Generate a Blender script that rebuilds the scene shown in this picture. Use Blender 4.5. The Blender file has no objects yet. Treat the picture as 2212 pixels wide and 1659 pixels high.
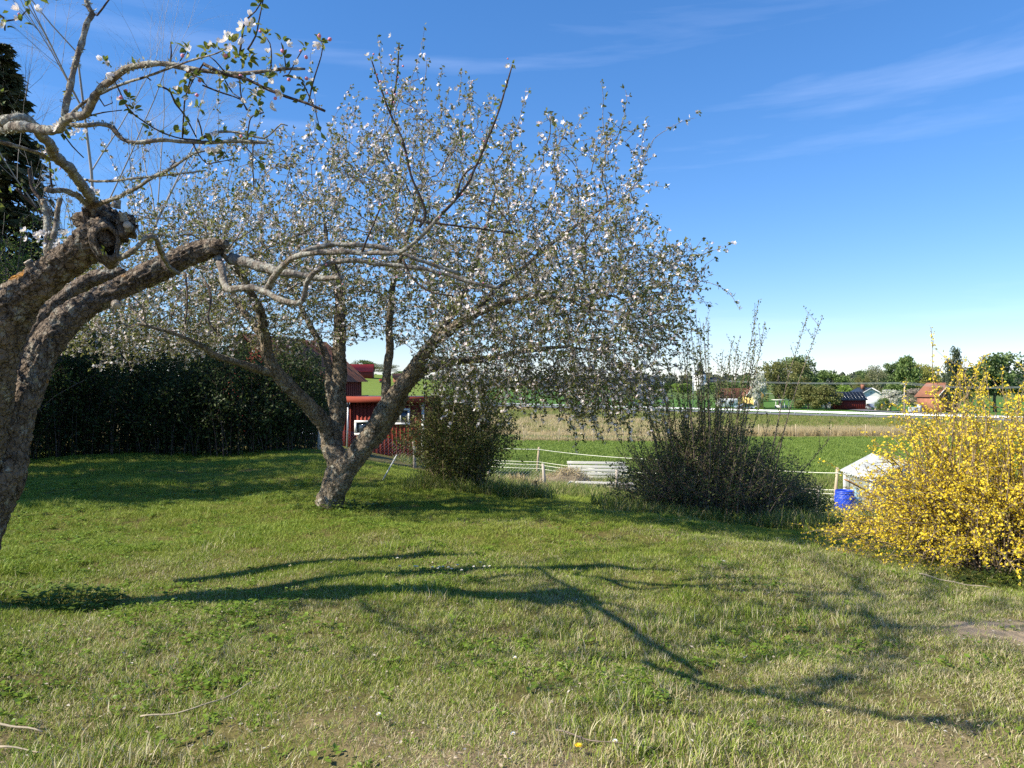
import bpy, math, random
import numpy as np
from mathutils import Vector, Matrix, noise
from mathutils.kdtree import KDTree
R = math.radians
random.seed(7); rng = np.random.default_rng(11)
sc = bpy.context.scene
col = sc.collection

# ---------------------------------------------------------------- camera
EYE = 1.6
cam_d = bpy.data.cameras.new('camera'); cam = bpy.data.objects.new('camera', cam_d); col.objects.link(cam)
cam.location = (0, 0, EYE); cam.rotation_euler = (R(90), 0, 0)
cam_d.sensor_width = 36; cam_d.lens = 26.04; cam_d.clip_start = 0.05; cam_d.clip_end = 9000
sc.camera = cam

# ---------------------------------------------------------------- sky and sun
SUN_EL = 40.0
SUN_AZ = -109.0      # clockwise from +Y: behind and to the left of the camera
W = bpy.data.worlds.new('World'); sc.world = W; W.use_nodes = True
nt = W.node_tree; nt.nodes.clear()
out = nt.nodes.new('ShaderNodeOutputWorld'); bg = nt.nodes.new('ShaderNodeBackground'); bg.inputs[1].default_value = 0.104
sky = nt.nodes.new('ShaderNodeTexSky'); sky.sky_type = 'NISHITA'; sky.sun_disc = False
sky.sun_elevation = R(SUN_EL); sky.sun_rotation = R(SUN_AZ)
sky.air_density = 1.0; sky.dust_density = 0.0; sky.ozone_density = 6.0; sky.altitude = 50
hs = nt.nodes.new('ShaderNodeHueSaturation'); hs.inputs['Saturation'].default_value = 1.28; hs.inputs['Value'].default_value = 1.0
# thin streaks of high cloud, fixed to the sky direction
tc = nt.nodes.new('ShaderNodeTexCoord')
mp = nt.nodes.new('ShaderNodeMapping'); mp.inputs['Rotation'].default_value = (0, R(-14), 0); mp.inputs['Scale'].default_value = (1.1, 2.0, 13)
nz = nt.nodes.new('ShaderNodeTexNoise'); nz.inputs['Scale'].default_value = 1.5; nz.inputs['Detail'].default_value = 7; nz.inputs['Roughness'].default_value = 0.55; nz.inputs['Distortion'].default_value = 0.35
cr = nt.nodes.new('ShaderNodeValToRGB'); cr.color_ramp.elements[0].position = 0.52; cr.color_ramp.elements[1].position = 0.85
mul = nt.nodes.new('ShaderNodeMath'); mul.operation = 'MULTIPLY'; mul.inputs[1].default_value = 0.17
mx = nt.nodes.new('ShaderNodeMix'); mx.data_type = 'RGBA'; mx.inputs[7].default_value = (7.5, 8.4, 9.6, 1)
L = nt.links.new
L(tc.outputs['Generated'], mp.inputs[0]); L(mp.outputs[0], nz.inputs['Vector']); L(nz.outputs[0], cr.inputs[0])
L(cr.outputs[0], mul.inputs[0]); L(mul.outputs[0], mx.inputs[0]); sc1 = nt.nodes.new('ShaderNodeVectorMath'); sc1.operation = 'SCALE'; sc1.inputs['Scale'].default_value = .12
gm = nt.nodes.new('ShaderNodeGamma'); gm.inputs[1].default_value = .80
sc2 = nt.nodes.new('ShaderNodeVectorMath'); sc2.operation = 'SCALE'; sc2.inputs['Scale'].default_value = 1/.135
L(sky.outputs[0], sc1.inputs[0]); L(sc1.outputs[0], gm.inputs[0]); L(gm.outputs[0], sc2.inputs[0]); L(sc2.outputs[0], hs.inputs['Color']); L(hs.outputs[0], mx.inputs[6])
wb = nt.nodes.new('ShaderNodeMix'); wb.data_type = 'RGBA'; wb.blend_type = 'MULTIPLY'; wb.inputs[0].default_value = 1; wb.inputs[7].default_value = (.97, .95, 1.08, 1)
L(mx.outputs[2], wb.inputs[6]); L(wb.outputs[2], bg.inputs[0]); L(bg.outputs[0], out.inputs[0])
sun_d = bpy.data.lights.new('sun', 'SUN'); sun_d.energy = 5.0; sun_d.angle = R(0.55); sun_d.color = (1.0, 0.92, 0.78)
sun = bpy.data.objects.new('sun', sun_d); col.objects.link(sun)
_ts = Vector((math.sin(R(SUN_AZ))*math.cos(R(SUN_EL)), math.cos(R(SUN_AZ))*math.cos(R(SUN_EL)), math.sin(R(SUN_EL))))
sun.rotation_euler = _ts.to_track_quat('Z', 'Y').to_euler(); sun.location = _ts*60
sc.view_settings.view_transform = 'Standard'; sc.view_settings.look = 'None'
sc.view_settings.exposure = 0.84; sc.view_settings.gamma = 1.0; sc.view_settings.use_curve_mapping = False
sc.render.engine = 'CYCLES'
sc.cycles.use_denoising = False
sc.cycles.max_bounces = 6; sc.cycles.diffuse_bounces = 3; sc.cycles.transmission_bounces = 4; sc.cycles.transparent_max_bounces = 6
sc.cycles.caustics_reflective = False; sc.cycles.caustics_refractive = False
# ---------------------------------------------------------------- helpers
def at(u, v, D):
    """point at distance D ahead that stands over column u and row v of a 2212 x 1659 plan of the view"""
    return np.array([(u-1106.0)/1600.0*D, D, EYE+(829.5-v)/1600.0*D])

_HT = np.array([(-80,0),(9,0),(11,.15),(12.75,.38),(14.6,.55),(20.5,1.2),(25.4,1.93),(28,2.05),(35,2.2),(58,2.4),(100,3.0),(130,3.4),(175,4.5),(230,4.5),(400,3.6),(800,2.5),(1500,-4),(4000,-12)], float)
ROAD_A = np.array([2.5,165.0]); ROAD_B = np.array([56.6,110.0]); ROAD_Z = -3.3
_rd = (ROAD_B-ROAD_A)/np.linalg.norm(ROAD_B-ROAD_A); _rn = np.array([-_rd[1], _rd[0]])
def gz(x, y):
    x = np.asarray(x, float); y = np.asarray(y, float)
    t = y + np.where(x > 0, 0.8*np.clip(x, 0, 12), 1.8*np.clip(x, -8, 0))
    z = -np.interp(t, _HT[:,0], _HT[:,1])
    z = z + 11*np.exp(-((x+90)/70)**2 - ((y-420)/150)**2)
    d = np.abs((x-ROAD_A[0])*_rn[0] + (y-ROAD_A[1])*_rn[1])
    w = np.clip((15-d)/10, 0, 1); w = w*w*(3-2*w)
    z = z*(1-w) + (ROAD_Z-0.12)*w
    near = np.clip((26-np.abs(y))/8, 0, 1)
    z = z + near*(0.030*np.sin(x*1.7+0.6*y) + 0.024*np.sin(y*2.3-x*0.9+1.0) + 0.014*np.sin(4.1*x+3.3*y) + 0.008*np.sin(7.3*x-6.1*y+2))
    return z
def gpt(x, y, dz=0.0): return np.array([x, y, float(gz(x, y))+dz])

def make_mesh(name, V, F, smooth=False):
    """V (n,3) array; F list of index arrays, each (k,3) or (k,4)"""
    V = np.asarray(V, np.float32); F = [np.asarray(f, np.int32) for f in F if len(f)]
    me = bpy.data.meshes.new(name)
    me.vertices.add(len(V)); me.vertices.foreach_set('co', V.ravel())
    nl = sum(f.size for f in F); npoly = sum(len(f) for f in F)
    me.loops.add(nl); me.polygons.add(npoly)
    me.loops.foreach_set('vertex_index', np.concatenate([f.ravel() for f in F]))
    tot = np.concatenate([np.full(len(f), f.shape[1], np.int32) for f in F])
    st = np.concatenate([[0], np.cumsum(tot)[:-1]]).astype(np.int32)
    me.polygons.foreach_set('loop_start', st)
    me.polygons.foreach_set('loop_total', tot)
    if smooth: me.polygons.foreach_set('use_smooth', np.ones(npoly, bool))
    me.update(calc_edges=True); me.validate()
    return me

class MB:
    """collects shapes; build() links them as ONE mesh object"""
    def __init__(s): s.V = []; s.F = []; s.n = 0
    def add(s, V, *F):
        V = np.asarray(V, float).reshape(-1, 3)
        s.V.append(V)
        for f in F:
            f = np.asarray(f, int)
            if len(f): s.F.append(f + s.n)
        s.n += len(V)
    def box(s, c, size, rz=0.0, M=None):
        hx, hy, hz = [k/2 for k in size]
        v = np.array([(x,y,z) for x in (-hx,hx) for y in (-hy,hy) for z in (-hz,hz)])
        if M is not None: v = v @ np.array(M).T
        if rz:
            c_, s_ = math.cos(rz), math.sin(rz); v = v @ np.array([[c_,s_,0],[-s_,c_,0],[0,0,1]])
        s.add(v+np.asarray(c), [(0,1,3,2),(4,6,7,5),(0,4,5,1),(2,3,7,6),(0,2,6,4),(1,5,7,3)])
    def beam(s, a, b, w, h, up=(0,0,1)):
        a = Vector(a); b = Vector(b); d = (b-a); l = d.length; d.normalize()
        upv = Vector(up); sd = d.cross(upv)
        if sd.length < 1e-4: sd = d.cross(Vector((1,0,0)))
        sd.normalize(); u2 = sd.cross(d)
        M = np.array([d*l, sd*w, u2*h]).T
        v = np.array([(x,y,z) for x in (-.5,.5) for y in (-.5,.5) for z in (-.5,.5)]) @ M.T
        s.add(v+np.array((a+b)/2), [(0,1,3,2),(4,6,7,5),(0,4,5,1),(2,3,7,6),(0,2,6,4),(1,5,7,3)])
    def tube(s, P, r, n=6, cap=True):
        P = np.asarray(P, float); r = np.broadcast_to(np.asarray(r, float), (len(P),))
        V, F = tube_arrays(P, r, n); s.add(V, F)
        if cap:
            k = len(P)
            s.add(np.array([P[0], P[-1]]))
            a, b = s.n-2, s.n-1; o = s.n-2-k*n
            i = np.arange(n); j = (i+1) % n
            s.F.append(np.stack([np.full(n,a), o+j, o+i], 1)); s.F.append(np.stack([np.full(n,b), o+(k-1)*n+i, o+(k-1)*n+j], 1))
    def lathe(s, prof, c=(0,0,0), n=16):
        prof = np.asarray(prof, float); a = np.arange(n)*2*math.pi/n
        V = np.stack([np.outer(prof[:,0], np.cos(a)), np.outer(prof[:,0], np.sin(a)), np.repeat(prof[:,1:2], n, 1)], -1).reshape(-1,3)
        i = np.arange(n); j = (i+1) % n
        s.add(V+np.asarray(c), np.concatenate([np.stack([k*n+i, k*n+j, (k+1)*n+j, (k+1)*n+i], 1) for k in range(len(prof)-1)]))
    def poly(s, pts):
        s.add(pts, [tuple(range(len(pts)))])
    def build(s, name, m, parent=None, smooth=False, bevel=0):
        byk = {}
        for f in s.F: byk.setdefault(f.shape[1], []).append(f)
        me = make_mesh(name, np.concatenate(s.V), [np.concatenate(k) for k in byk.values()], smooth)
        return link(name, me, m, parent, bevel)

def link(name, me, m=None, parent=None, bevel=0):
    o = bpy.data.objects.new(name, me); col.objects.link(o)
    if m is not None and len(me.materials) == 0: me.materials.append(m)
    if parent is not None: o.parent = parent
    if bevel:
        b = o.modifiers.new('bevel', 'BEVEL'); b.width = bevel; b.segments = 2; b.limit_method = 'ANGLE'
    return o
def tag(o, label=None, cat=None, group=None, kind=None):
    if label: o['label'] = label
    if cat: o['category'] = cat
    if group: o['group'] = group
    if kind: o['kind'] = kind
    return o
def thing(name, label, cat, loc=(0,0,0), rz=0, group=None):
    o = bpy.data.objects.new(name, None); col.objects.link(o); o.empty_display_size = 0.2
    o.location = loc; o.rotation_euler = (0,0,rz)
    return tag(o, label, cat, group)
def copy_tree(o, parent=None):
    c = o.copy(); col.objects.link(c)
    c.parent = parent
    for ch in list(o.children): copy_tree(ch, c)
    return c

def tube_arrays(P, r, n):
    k = len(P)
    T = np.gradient(P, axis=0); T /= (np.linalg.norm(T, axis=1, keepdims=True)+1e-9)
    ref = np.array([0.31, 0.17, 0.93]); m = T.mean(0)
    if abs(np.dot(ref, m)/(np.linalg.norm(m)+1e-9)) > 0.85: ref = np.array([0.9, -0.4, 0.1])
    A = np.cross(T, ref); A /= (np.linalg.norm(A, axis=1, keepdims=True)+1e-9); B = np.cross(T, A)
    a = np.arange(n)*2*math.pi/n
    V = P[:,None,:] + r[:,None,None]*(np.cos(a)[None,:,None]*A[:,None,:] + np.sin(a)[None,:,None]*B[:,None,:])
    i = np.arange(n); j = (i+1) % n
    ks = np.arange(k-1)[:,None]*n
    F = np.stack([ks+i, ks+j, ks+n+j, ks+n+i], -1).reshape(-1,4)
    return V.reshape(-1,3), F

def spline(P, step):
    """Catmull-Rom resample of rows P (columns x,y,z,r...)"""
    P = np.asarray(P, float)
    if len(P) < 3:
        L_ = np.linalg.norm(P[-1,:3]-P[0,:3]); n = max(2, int(L_/step)+1); t = np.linspace(0,1,n)[:,None]
        return P[0]*(1-t)+P[-1]*t
    E = np.vstack([2*P[0]-P[1], P, 2*P[-1]-P[-2]]); o = []
    for i in range(1, len(E)-2):
        p0,p1,p2,p3 = E[i-1],E[i],E[i+1],E[i+2]
        n = max(1, int(np.linalg.norm(p2[:3]-p1[:3])/step))
        t = (np.arange(n)/n)[:,None]
        o.append(0.5*((2*p1)+(-p0+p2)*t+(2*p0-5*p1+4*p2-p3)*t*t+(-p0+3*p1-3*p2+p3)*t**3))
    o.append(P[-1:]); return np.vstack(o)

def unit(v): return v/(np.linalg.norm(v, axis=-1, keepdims=True)+1e-9)
def rand_dirs(n): return unit(rng.normal(size=(n,3)))
def leaf_arrays(P, D, size, wid=0.5, fold=0.25, N=None):
    """folded two-triangle leaves: base P, direction D, length size"""
    n = len(P); D = unit(D); size = np.broadcast_to(np.asarray(size, float), (n,))[:,None]
    if N is None: N = rand_dirs(n)
    S = unit(np.cross(D, N)); N2 = np.cross(S, D)
    mid = P + D*size*0.45 + N2*size*fold
    V = np.stack([P, mid+S*size*wid*0.5, P+D*size, mid-S*size*wid*0.5], 1).reshape(-1,3)
    o = np.arange(n)[:,None]*4
    return V, np.concatenate([o+np.array([[0,1,2]]), o+np.array([[0,2,3]])])
def petal_arrays(P, N, size, k=5, cup=0.35):
    """k-petalled flowers as small cupped stars: 2 triangles a petal"""
    n = len(P); N = unit(N); A = unit(np.cross(N, rand_dirs(n))); B = np.cross(N, A)
    size = np.broadcast_to(np.asarray(size, float), (n,))[:,None]
    ph = rng.uniform(0, 6.28, n)[:,None]
    Vs = []; 
    for q in range(k):
        a = ph + q*2*math.pi/k; h = 2*math.pi/k*0.40
        r1 = (np.cos(a)*A+np.sin(a)*B)
        ra = (np.cos(a-h)*A+np.sin(a-h)*B); rb = (np.cos(a+h)*A+np.sin(a+h)*B)
        Vs += [P, P+size*(ra*0.36+N*cup*0.28), P+size*(r1*0.5+N*cup*0.45), P+size*(rb*0.36+N*cup*0.28)]
    V = np.stack(Vs, 1).reshape(-1,3)
    o = (np.arange(n)[:,None]*4*k + np.arange(k)[None,:]*4).reshape(-1,1)
    return V, np.concatenate([o+np.array([[0,1,2]]), o+np.array([[0,2,3]])])

# ---------------------------------------------------------------- materials
class NT:
    def __init__(s, name):
        s.m = bpy.data.materials.new(name); s.m.use_nodes = True; s.t = s.m.node_tree; s.t.nodes.clear()
        s.out = s.n('ShaderNodeOutputMaterial'); s.b = s.n('ShaderNodeBsdfPrincipled'); s.l(s.b.outputs[0], s.out.inputs[0])
        s.b.inputs['Specular IOR Level'].default_value = 0.25
    def n(s, t, **kw):
        x = s.t.nodes.new(t)
        for k, v in kw.items(): setattr(x, k, v)
        return x
    def l(s, a, b): s.t.links.new(a, b)
    def noise(s, scale, detail=4, rough=.55, vec=None, dist=0):
        x = s.n('ShaderNodeTexNoise'); x.inputs['Scale'].default_value = scale; x.inputs['Detail'].default_value = detail
        x.inputs['Roughness'].default_value = rough; x.inputs['Distortion'].default_value = dist
        if vec is not None: s.l(vec, x.inputs['Vector'])
        return x.outputs[0]
    def ramp(s, f, stops):
        x = s.n('ShaderNodeValToRGB'); e = x.color_ramp.elements
        while len(e) < len(stops): e.new(0.5)
        for i, (p, c) in enumerate(stops): e[i].position = p; e[i].color = (*c, 1) if len(c) == 3 else c
        s.l(f, x.inputs[0]); return x.outputs[0]
    def mix(s, f, a, b):
        x = s.n('ShaderNodeMix', data_type='RGBA')
        for sock, v in ((x.inputs[0], f), (x.inputs[6], a), (x.inputs[7], b)):
            if isinstance(v, (int, float)): sock.default_value = v
            elif isinstance(v, tuple): sock.default_value = (*v, 1)
            else: s.l(v, sock)
        return x.outputs[2]
    def math(s, op, a, b=None, clamp=False):
        x = s.n('ShaderNodeMath', operation=op); x.use_clamp = clamp
        for i, v in enumerate((a, b)):
            if v is None: continue
            if isinstance(v, (int, float)): x.inputs[i].default_value = v
            else: s.l(v, x.inputs[i])
        return x.outputs[0]
    def bump(s, h, strength=.5, dist=.02):
        x = s.n('ShaderNodeBump'); x.inputs['Strength'].default_value = strength; x.inputs['Distance'].default_value = dist
        s.l(h, x.inputs['Height']); s.l(x.outputs[0], s.b.inputs['Normal']); return x
    def base(s, c, rough=.7):
        if isinstance(c, tuple): s.b.inputs['Base Color'].default_value = (*c, 1)
        else: s.l(c, s.b.inputs['Base Color'])
        s.b.inputs['Roughness'].default_value = rough
    def coord(s, which='Object', scale=None):
        x = s.n('ShaderNodeTexCoord').outputs[which]
        if scale:
            m_ = s.n('ShaderNodeMapping'); m_.inputs['Scale'].default_value = scale; s.l(x, m_.inputs[0]); return m_.outputs[0]
        return x
    def translucent(s, color, fac):
        t = s.n('ShaderNodeBsdfTranslucent'); m_ = s.n('ShaderNodeMixShader'); m_.inputs[0].default_value = fac
        if isinstance(color, tuple): t.inputs[0].default_value = (*color, 1)
        else: s.l(color, t.inputs[0])
        s.l(s.b.outputs[0], m_.inputs[1]); s.l(t.outputs[0], m_.inputs[2]); s.l(m_.outputs[0], s.out.inputs[0])

def m_plain(name, c, rough=.6, var=.18, scale=6.0, bump=0.0, spec=.3, metal=0.0):
    k = NT(name); n1 = k.noise(scale, 5)
    lo = tuple(x*(1-var) for x in c); hi = tuple(min(1, x*(1+var)) for x in c)
    k.base(k.ramp(n1, [(.3, lo), (.7, hi)]), rough); k.b.inputs['Specular IOR Level'].default_value = spec; k.b.inputs['Metallic'].default_value = metal
    if bump: k.bump(k.noise(scale*5, 4), bump, .01)
    return k.m
def m_leaf(name, cols, trans=.35, rough=.5, tcol=None, spec=.25):
    k = NT(name); g = k.n('ShaderNodeNewGeometry'); oi = k.n('ShaderNodeObjectInfo')
    f = k.math('FRACT', k.math('ADD', g.outputs['Random Per Island'], oi.outputs['Random']))
    n_ = len(cols); c = k.ramp(f, [((i+.5)/n_, cc) for i, cc in enumerate(cols)])
    k.base(c, rough); k.b.inputs['Specular IOR Level'].default_value = spec
    if trans: k.translucent(tcol if tcol else c, trans)
    return k.m
def m_bark(name, dark, light, lichen, lich_amt=.5, scale=1.0, zs=.35, rust=None, bump=.9, crack=0):
    k = NT(name); co = k.coord('Object'); 
    big = k.noise(7*scale, 6, .65, co); fine = k.noise(38*scale, 5, .6, co)
    v = k.n('ShaderNodeTexVoronoi', feature='F1'); v.inputs['Scale'].default_value = 26*scale; k.l(co, v.inputs['Vector'])
    c = k.ramp(big, [(.32, dark), (.62, light)])
    c = k.mix(k.ramp(fine, [(.42, (0,0,0)), (.62, (.75,.75,.75))]), c, tuple(min(1,x*1.25) for x in light))
    li = k.noise(11*scale, 5, .6, k.coord('Object', (1.3,1.1,.9)))
    lf = k.noise(60*scale, 3, .5, co)
    lm = k.math('MULTIPLY', k.ramp(li, [(.62-.25*lich_amt, (0,0,0)), (.70-.25*lich_amt, (1,1,1))]), k.ramp(lf, [(.4, (.25,.25,.25)), (.6, (1,1,1))]))
    c = k.mix(lm, c, lichen)
    if rust:
        rm = k.ramp(k.noise(4.2*scale, 3, .5, k.coord('Object', (1.0,1.2,1.7))), [(.68, (0,0,0)), (.74, (.9,.9,.9))]); c = k.mix(rm, c, rust)
    h_ = k.math('ADD', k.math('MULTIPLY', v.outputs[0], .8), k.math('ADD', fine, big))
    if crack:      # long plates split by dark fissures
        wv = k.n('ShaderNodeVectorMath', operation='ADD'); sn = k.n('ShaderNodeTexNoise'); sn.inputs['Scale'].default_value = 14; sn.inputs['Detail'].default_value = 3; k.l(co, sn.inputs['Vector'])
        sv = k.n('ShaderNodeVectorMath', operation='SCALE'); sv.inputs['Scale'].default_value = .07; k.l(sn.outputs[1], sv.inputs[0]); k.l(co, wv.inputs[0]); k.l(sv.outputs[0], wv.inputs[1])
        mpg = k.n('ShaderNodeMapping'); mpg.inputs['Scale'].default_value = (1, 1, .42); mpg.inputs['Rotation'].default_value = (0, crack, 0); k.l(wv.outputs[0], mpg.inputs[0])
        ve = k.n('ShaderNodeTexVoronoi', feature='DISTANCE_TO_EDGE'); ve.inputs['Scale'].default_value = 24; k.l(mpg.outputs[0], ve.inputs['Vector'])
        e_ = k.ramp(ve.outputs[0], [(.0, (.5,.5,.5)), (.045, (1,1,1))]); c = k.mix(e_, tuple(x*1.3 for x in dark), c); h_ = k.math('ADD', h_, k.math('MULTIPLY', e_, 1.2))
    k.base(c, .9); k.b.inputs['Specular IOR Level'].default_value = .1
    k.bump(h_, bump, .022/scale)
    return k.m
def m_boards(name, c, axis='X', pitch=.12, rough=.8, var=.25):
    """painted or weathered wood: grain only, boards are geometry"""
    k = NT(name); co = k.coord('Object', (14,14,1.2) if axis == 'X' else (1.2,14,14))
    g = k.noise(2.2, 6, .6, co); st = k.noise(.9, 4)
    a = tuple(x*(1-var) for x in c); b = tuple(min(1,x*(1+var)) for x in c)
    k.base(k.mix(k.ramp(st, [(.4,(0,0,0)),(.7,(.5,.5,.5))]), k.ramp(g, [(.3,a),(.7,b)]), a), rough); k.bump(g, .3, .004)
    return k.m
def m_glass(name, c=(.03,.04,.05)):
    k = NT(name); k.base(c, .05); k.b.inputs['Specular IOR Level'].default_value = .8; return k.m

MAT = {}
MAT['bark_old'] = m_bark('bark_old', (.020,.014,.010), (.19,.15,.115), (.33,.32,.27), .30, 1.0, rust=(.36,.17,.035), crack=-.5, bump=1.0)
MAT['bark_lichen'] = m_bark('bark_lichen', (.05,.038,.03), (.20,.17,.14), (.36,.36,.31), .62, 1.6, rust=(.40,.19,.04), bump=.7)
MAT['bark_apple'] = m_bark('bark_apple', (.030,.022,.016), (.24,.195,.14), (.34,.33,.27), .34, 1.0, crack=-.25, bump=1.0)
MAT['twig'] = m_bark('twig', (.06,.044,.034), (.22,.18,.14), (.38,.36,.31), .6, 2.0)
MAT['twig_dark'] = m_bark('twig_dark', (.03,.022,.02), (.10,.075,.06), (.28,.27,.24), .2, 2.0)
MAT['twig_brown'] = m_plain('twig_brown', (.24,.18,.12), .85, .35, 9)
MAT['twig_shrub'] = m_plain('twig_shrub', (.20,.155,.12), .85, .4, 9)
MAT['bark_pale'] = m_plain('bark_pale', (.30,.28,.255), .8, .35, 4)
MAT['bark_far'] = m_plain('bark_far', (.13,.11,.09), .9, .3, 3)
MAT['leaf_apple'] = m_leaf('leaf_apple', [(.13,.165,.035), (.19,.21,.055), (.20,.175,.065), (.15,.15,.055), (.24,.26,.075)], .42, .5)
MAT['leaf_apple_near'] = m_leaf('leaf_apple_near', [(.15,.20,.035), (.21,.26,.045), (.12,.165,.03), (.27,.27,.065)], .45, .45)
MAT['blossom'] = m_leaf('blossom', [(.80,.77,.74), (.84,.80,.77), (.80,.70,.68), (.86,.84,.82), (.72,.52,.50)], .25, .6)
MAT['blossom_near'] = m_leaf('blossom_near', [(.86,.84,.83), (.84,.76,.77), (.88,.87,.85)], .32, .55)
MAT['bud'] = m_plain('bud', (.70,.26,.34), .5, .25, 40)
MAT['stamen'] = m_plain('stamen', (.75,.58,.14), .6, .2, 30)
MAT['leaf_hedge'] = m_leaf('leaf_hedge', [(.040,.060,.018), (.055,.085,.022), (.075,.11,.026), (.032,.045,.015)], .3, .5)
MAT['leaf_spring'] = m_leaf('leaf_spring', [(.17,.23,.04), (.22,.27,.05), (.13,.19,.035), (.27,.30,.07)], .45, .5)
MAT['leaf_currant'] = m_leaf('leaf_currant', [(.12,.15,.03), (.17,.19,.04), (.20,.20,.06), (.09,.115,.026), (.23,.24,.07)], .35, .5)
MAT['leaf_scrub'] = m_leaf('leaf_scrub', [(.13,.165,.045), (.17,.20,.055), (.20,.22,.075), (.11,.14,.04)], .35, .5)
MAT['forsythia'] = m_leaf('forsythia', [(.90,.68,.03), (.92,.75,.06), (.84,.60,.025), (.93,.80,.12), (.76,.53,.03)], .30, .5)
MAT['leaf_fresh'] = m_leaf('leaf_fresh', [(.15,.22,.04), (.20,.26,.05), (.11,.18,.03)], .4, .5)
MAT['needle'] = m_leaf('needle', [(.035,.050,.016), (.055,.066,.022), (.075,.075,.028), (.045,.050,.02)], .12, .6)
FT = {'oak': [(0.085,0.132,0.046), (0.116,0.171,0.056), (0.155,0.209,0.070)], 'olive': [(0.132,0.147,0.046), (0.171,0.178,0.056), (0.217,0.217,0.070)],  # far crown greens raised in colour to carry the haze of distance
      'green': [(0.101,0.163,0.046), (0.132,0.202,0.053), (0.178,0.240,0.070)], 'lime': [(0.186,0.295,0.046), (0.248,0.341,0.062)], 'grey': [(0.147,0.163,0.078), (0.194,0.202,0.101), (0.248,0.248,0.139)],
      'white': [(0.600,0.580,0.520), (0.700,0.690,0.640), (0.341,0.388,0.171), (0.480,0.470,0.400)], 'pink': [(0.300,0.240,0.210), (0.400,0.330,0.290), (0.310,0.279,0.171)],
      'yellow': [(0.264,0.264,0.054), (0.326,0.310,0.078), (0.202,0.217,0.054)], 'spruce': [(0.043,0.070,0.034), (0.062,0.085,0.040), (0.078,0.093,0.046)]}
for k_, v_ in FT.items(): MAT['far_'+k_] = m_leaf('far_'+k_, v_, .22, .6)
MAT['straw'] = m_leaf('straw', [(.52,.42,.24), (.60,.50,.30), (.42,.33,.18), (.46,.40,.22)], .25, .7)
MAT['white_paint'] = m_plain('white_paint', (.72,.72,.70), .6, .10, 3)
MAT['white_wood'] = m_boards('white_wood', (.66,.64,.60), 'Y', var=.16)
MAT['grey_wood'] = m_boards('grey_wood', (.44,.39,.33), 'X')
MAT['tan_wood'] = m_boards('tan_wood', (.50,.40,.27), 'X')
MAT['rust_wood'] = m_boards('rust_wood', (.38,.20,.08), 'X')
MAT['red_wood'] = m_boards('red_wood', (.235,.040,.026), 'X', var=.22)
MAT['red_fascia'] = m_boards('red_fascia', (.27,.055,.032), 'Y', var=.2)
MAT['falu'] = m_boards('falu', (.20,.035,.025), 'X', var=.2)
MAT['black_roof'] = m_plain('black_roof', (.030,.032,.036), .45, .2, 2, spec=.4)
MAT['brick'] = m_plain('brick', (.30,.13,.08), .85, .25, 4)
MAT['roof_red'] = m_plain('roof_red', (.52,.045,.035), .5, .15, 2)
MAT['roof_tile'] = m_plain('roof_tile', (.27,.115,.065), .8, .3, 1.5)
MAT['roof_rust'] = m_plain('roof_rust', (.27,.105,.055), .8, .35, 2.5, bump=.2)
MAT['yellow_wall'] = m_plain('yellow_wall', (.72,.52,.17), .7, .1, 2)
MAT['plaster'] = m_plain('plaster', (.78,.77,.74), .75, .06, 1.5)
MAT['glass'] = m_glass('glass')
MAT['galv'] = m_plain('galv', (.42,.44,.46), .35, .15, 3, spec=.5, metal=.6)
MAT['asphalt'] = m_plain('asphalt', (.16,.16,.165), .85, .2, 2)
MAT['line_white'] = m_plain('line_white', (.75,.75,.73), .6, .1, 2)
MAT['rope'] = m_plain('rope', (.80,.80,.66), .6, .12, 8)
MAT['wire'] = m_plain('wire', (.45,.46,.46), .4, .2, 8, metal=.5)
MAT['tin_blue'] = m_plain('tin_blue', (.33,.38,.44), .5, .2, 2, metal=.2)
# ================================================================ GROUND
def smooth(a, b, x): 
    t = np.clip((x-a)/(b-a), 0, 1); return t*t*(3-2*t)
def grid_axis(lo, hi, fine, reach, growth):
    p = [0.0]; s = fine
    while p[-1] < hi:
        if p[-1] > reach: s *= growth
        p.append(p[-1]+s)
    q = [0.0]; s = fine
    while q[-1] < -lo:
        if q[-1] > reach: s *= growth
        q.append(q[-1]+s)
    return np.array([-k for k in q[:0:-1]] + p)
xs = grid_axis(-2600, 2600, .16, 10, 1.045); ys = grid_axis(-60, 4200, .14, 9, 1.022)
X, Y = np.meshgrid(xs, ys); Z = gz(X, Y)
V = np.stack([X, Y, Z], -1).reshape(-1,3); nx, ny = len(xs), len(ys)
I = (np.arange(ny-1)[:,None]*nx + np.arange(nx-1)[None,:]).reshape(-1)
ground_me = make_mesh('ground', V, [np.stack([I, I+1, I+nx+1, I+nx], 1)], True)
def vnoise(x, y, s):   # cheap smooth value pattern
    return 0.5+0.25*(np.sin(x*s*1.3+np.sin(y*s*.9)*1.7)+np.sin(y*s*1.1+np.sin(x*s*.7+2)*1.9))
gx, gy = V[:,0], V[:,1]; ang = gx/np.maximum(gy, 1)
c_lawn = np.array([.13,.115,.045]); c_mead = np.array([.17,.235,.05]); c_verge = np.array([.24,.205,.085]); c_straw = np.array([.46,.38,.21])
c_crop = np.array([.085,.175,.04]); c_far = np.array([.11,.15,.05])
C = np.tile(c_lawn, (len(V),1))
def lay(c, w):
    global C
    w = np.clip(w, 0, 1)[:,None]; C = C*(1-w)+c*w
_sd = ((gx-3.22)/.62)**2+((gy-4.62)/.36)**2+.9*(vnoise(gx,gy,9)-.5)
lay(np.array([.34,.27,.19]), smooth(1.25,.55,_sd))
_fr = smooth(3.9,2.9,gy)*smooth(.35,.75,vnoise(gx+3,gy,2.2)); lay(np.array([.26,.20,.13]), _fr*.8)
lay(c_mead, smooth(25, 29, gy+.4*np.clip(gx,0,12)))
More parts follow.
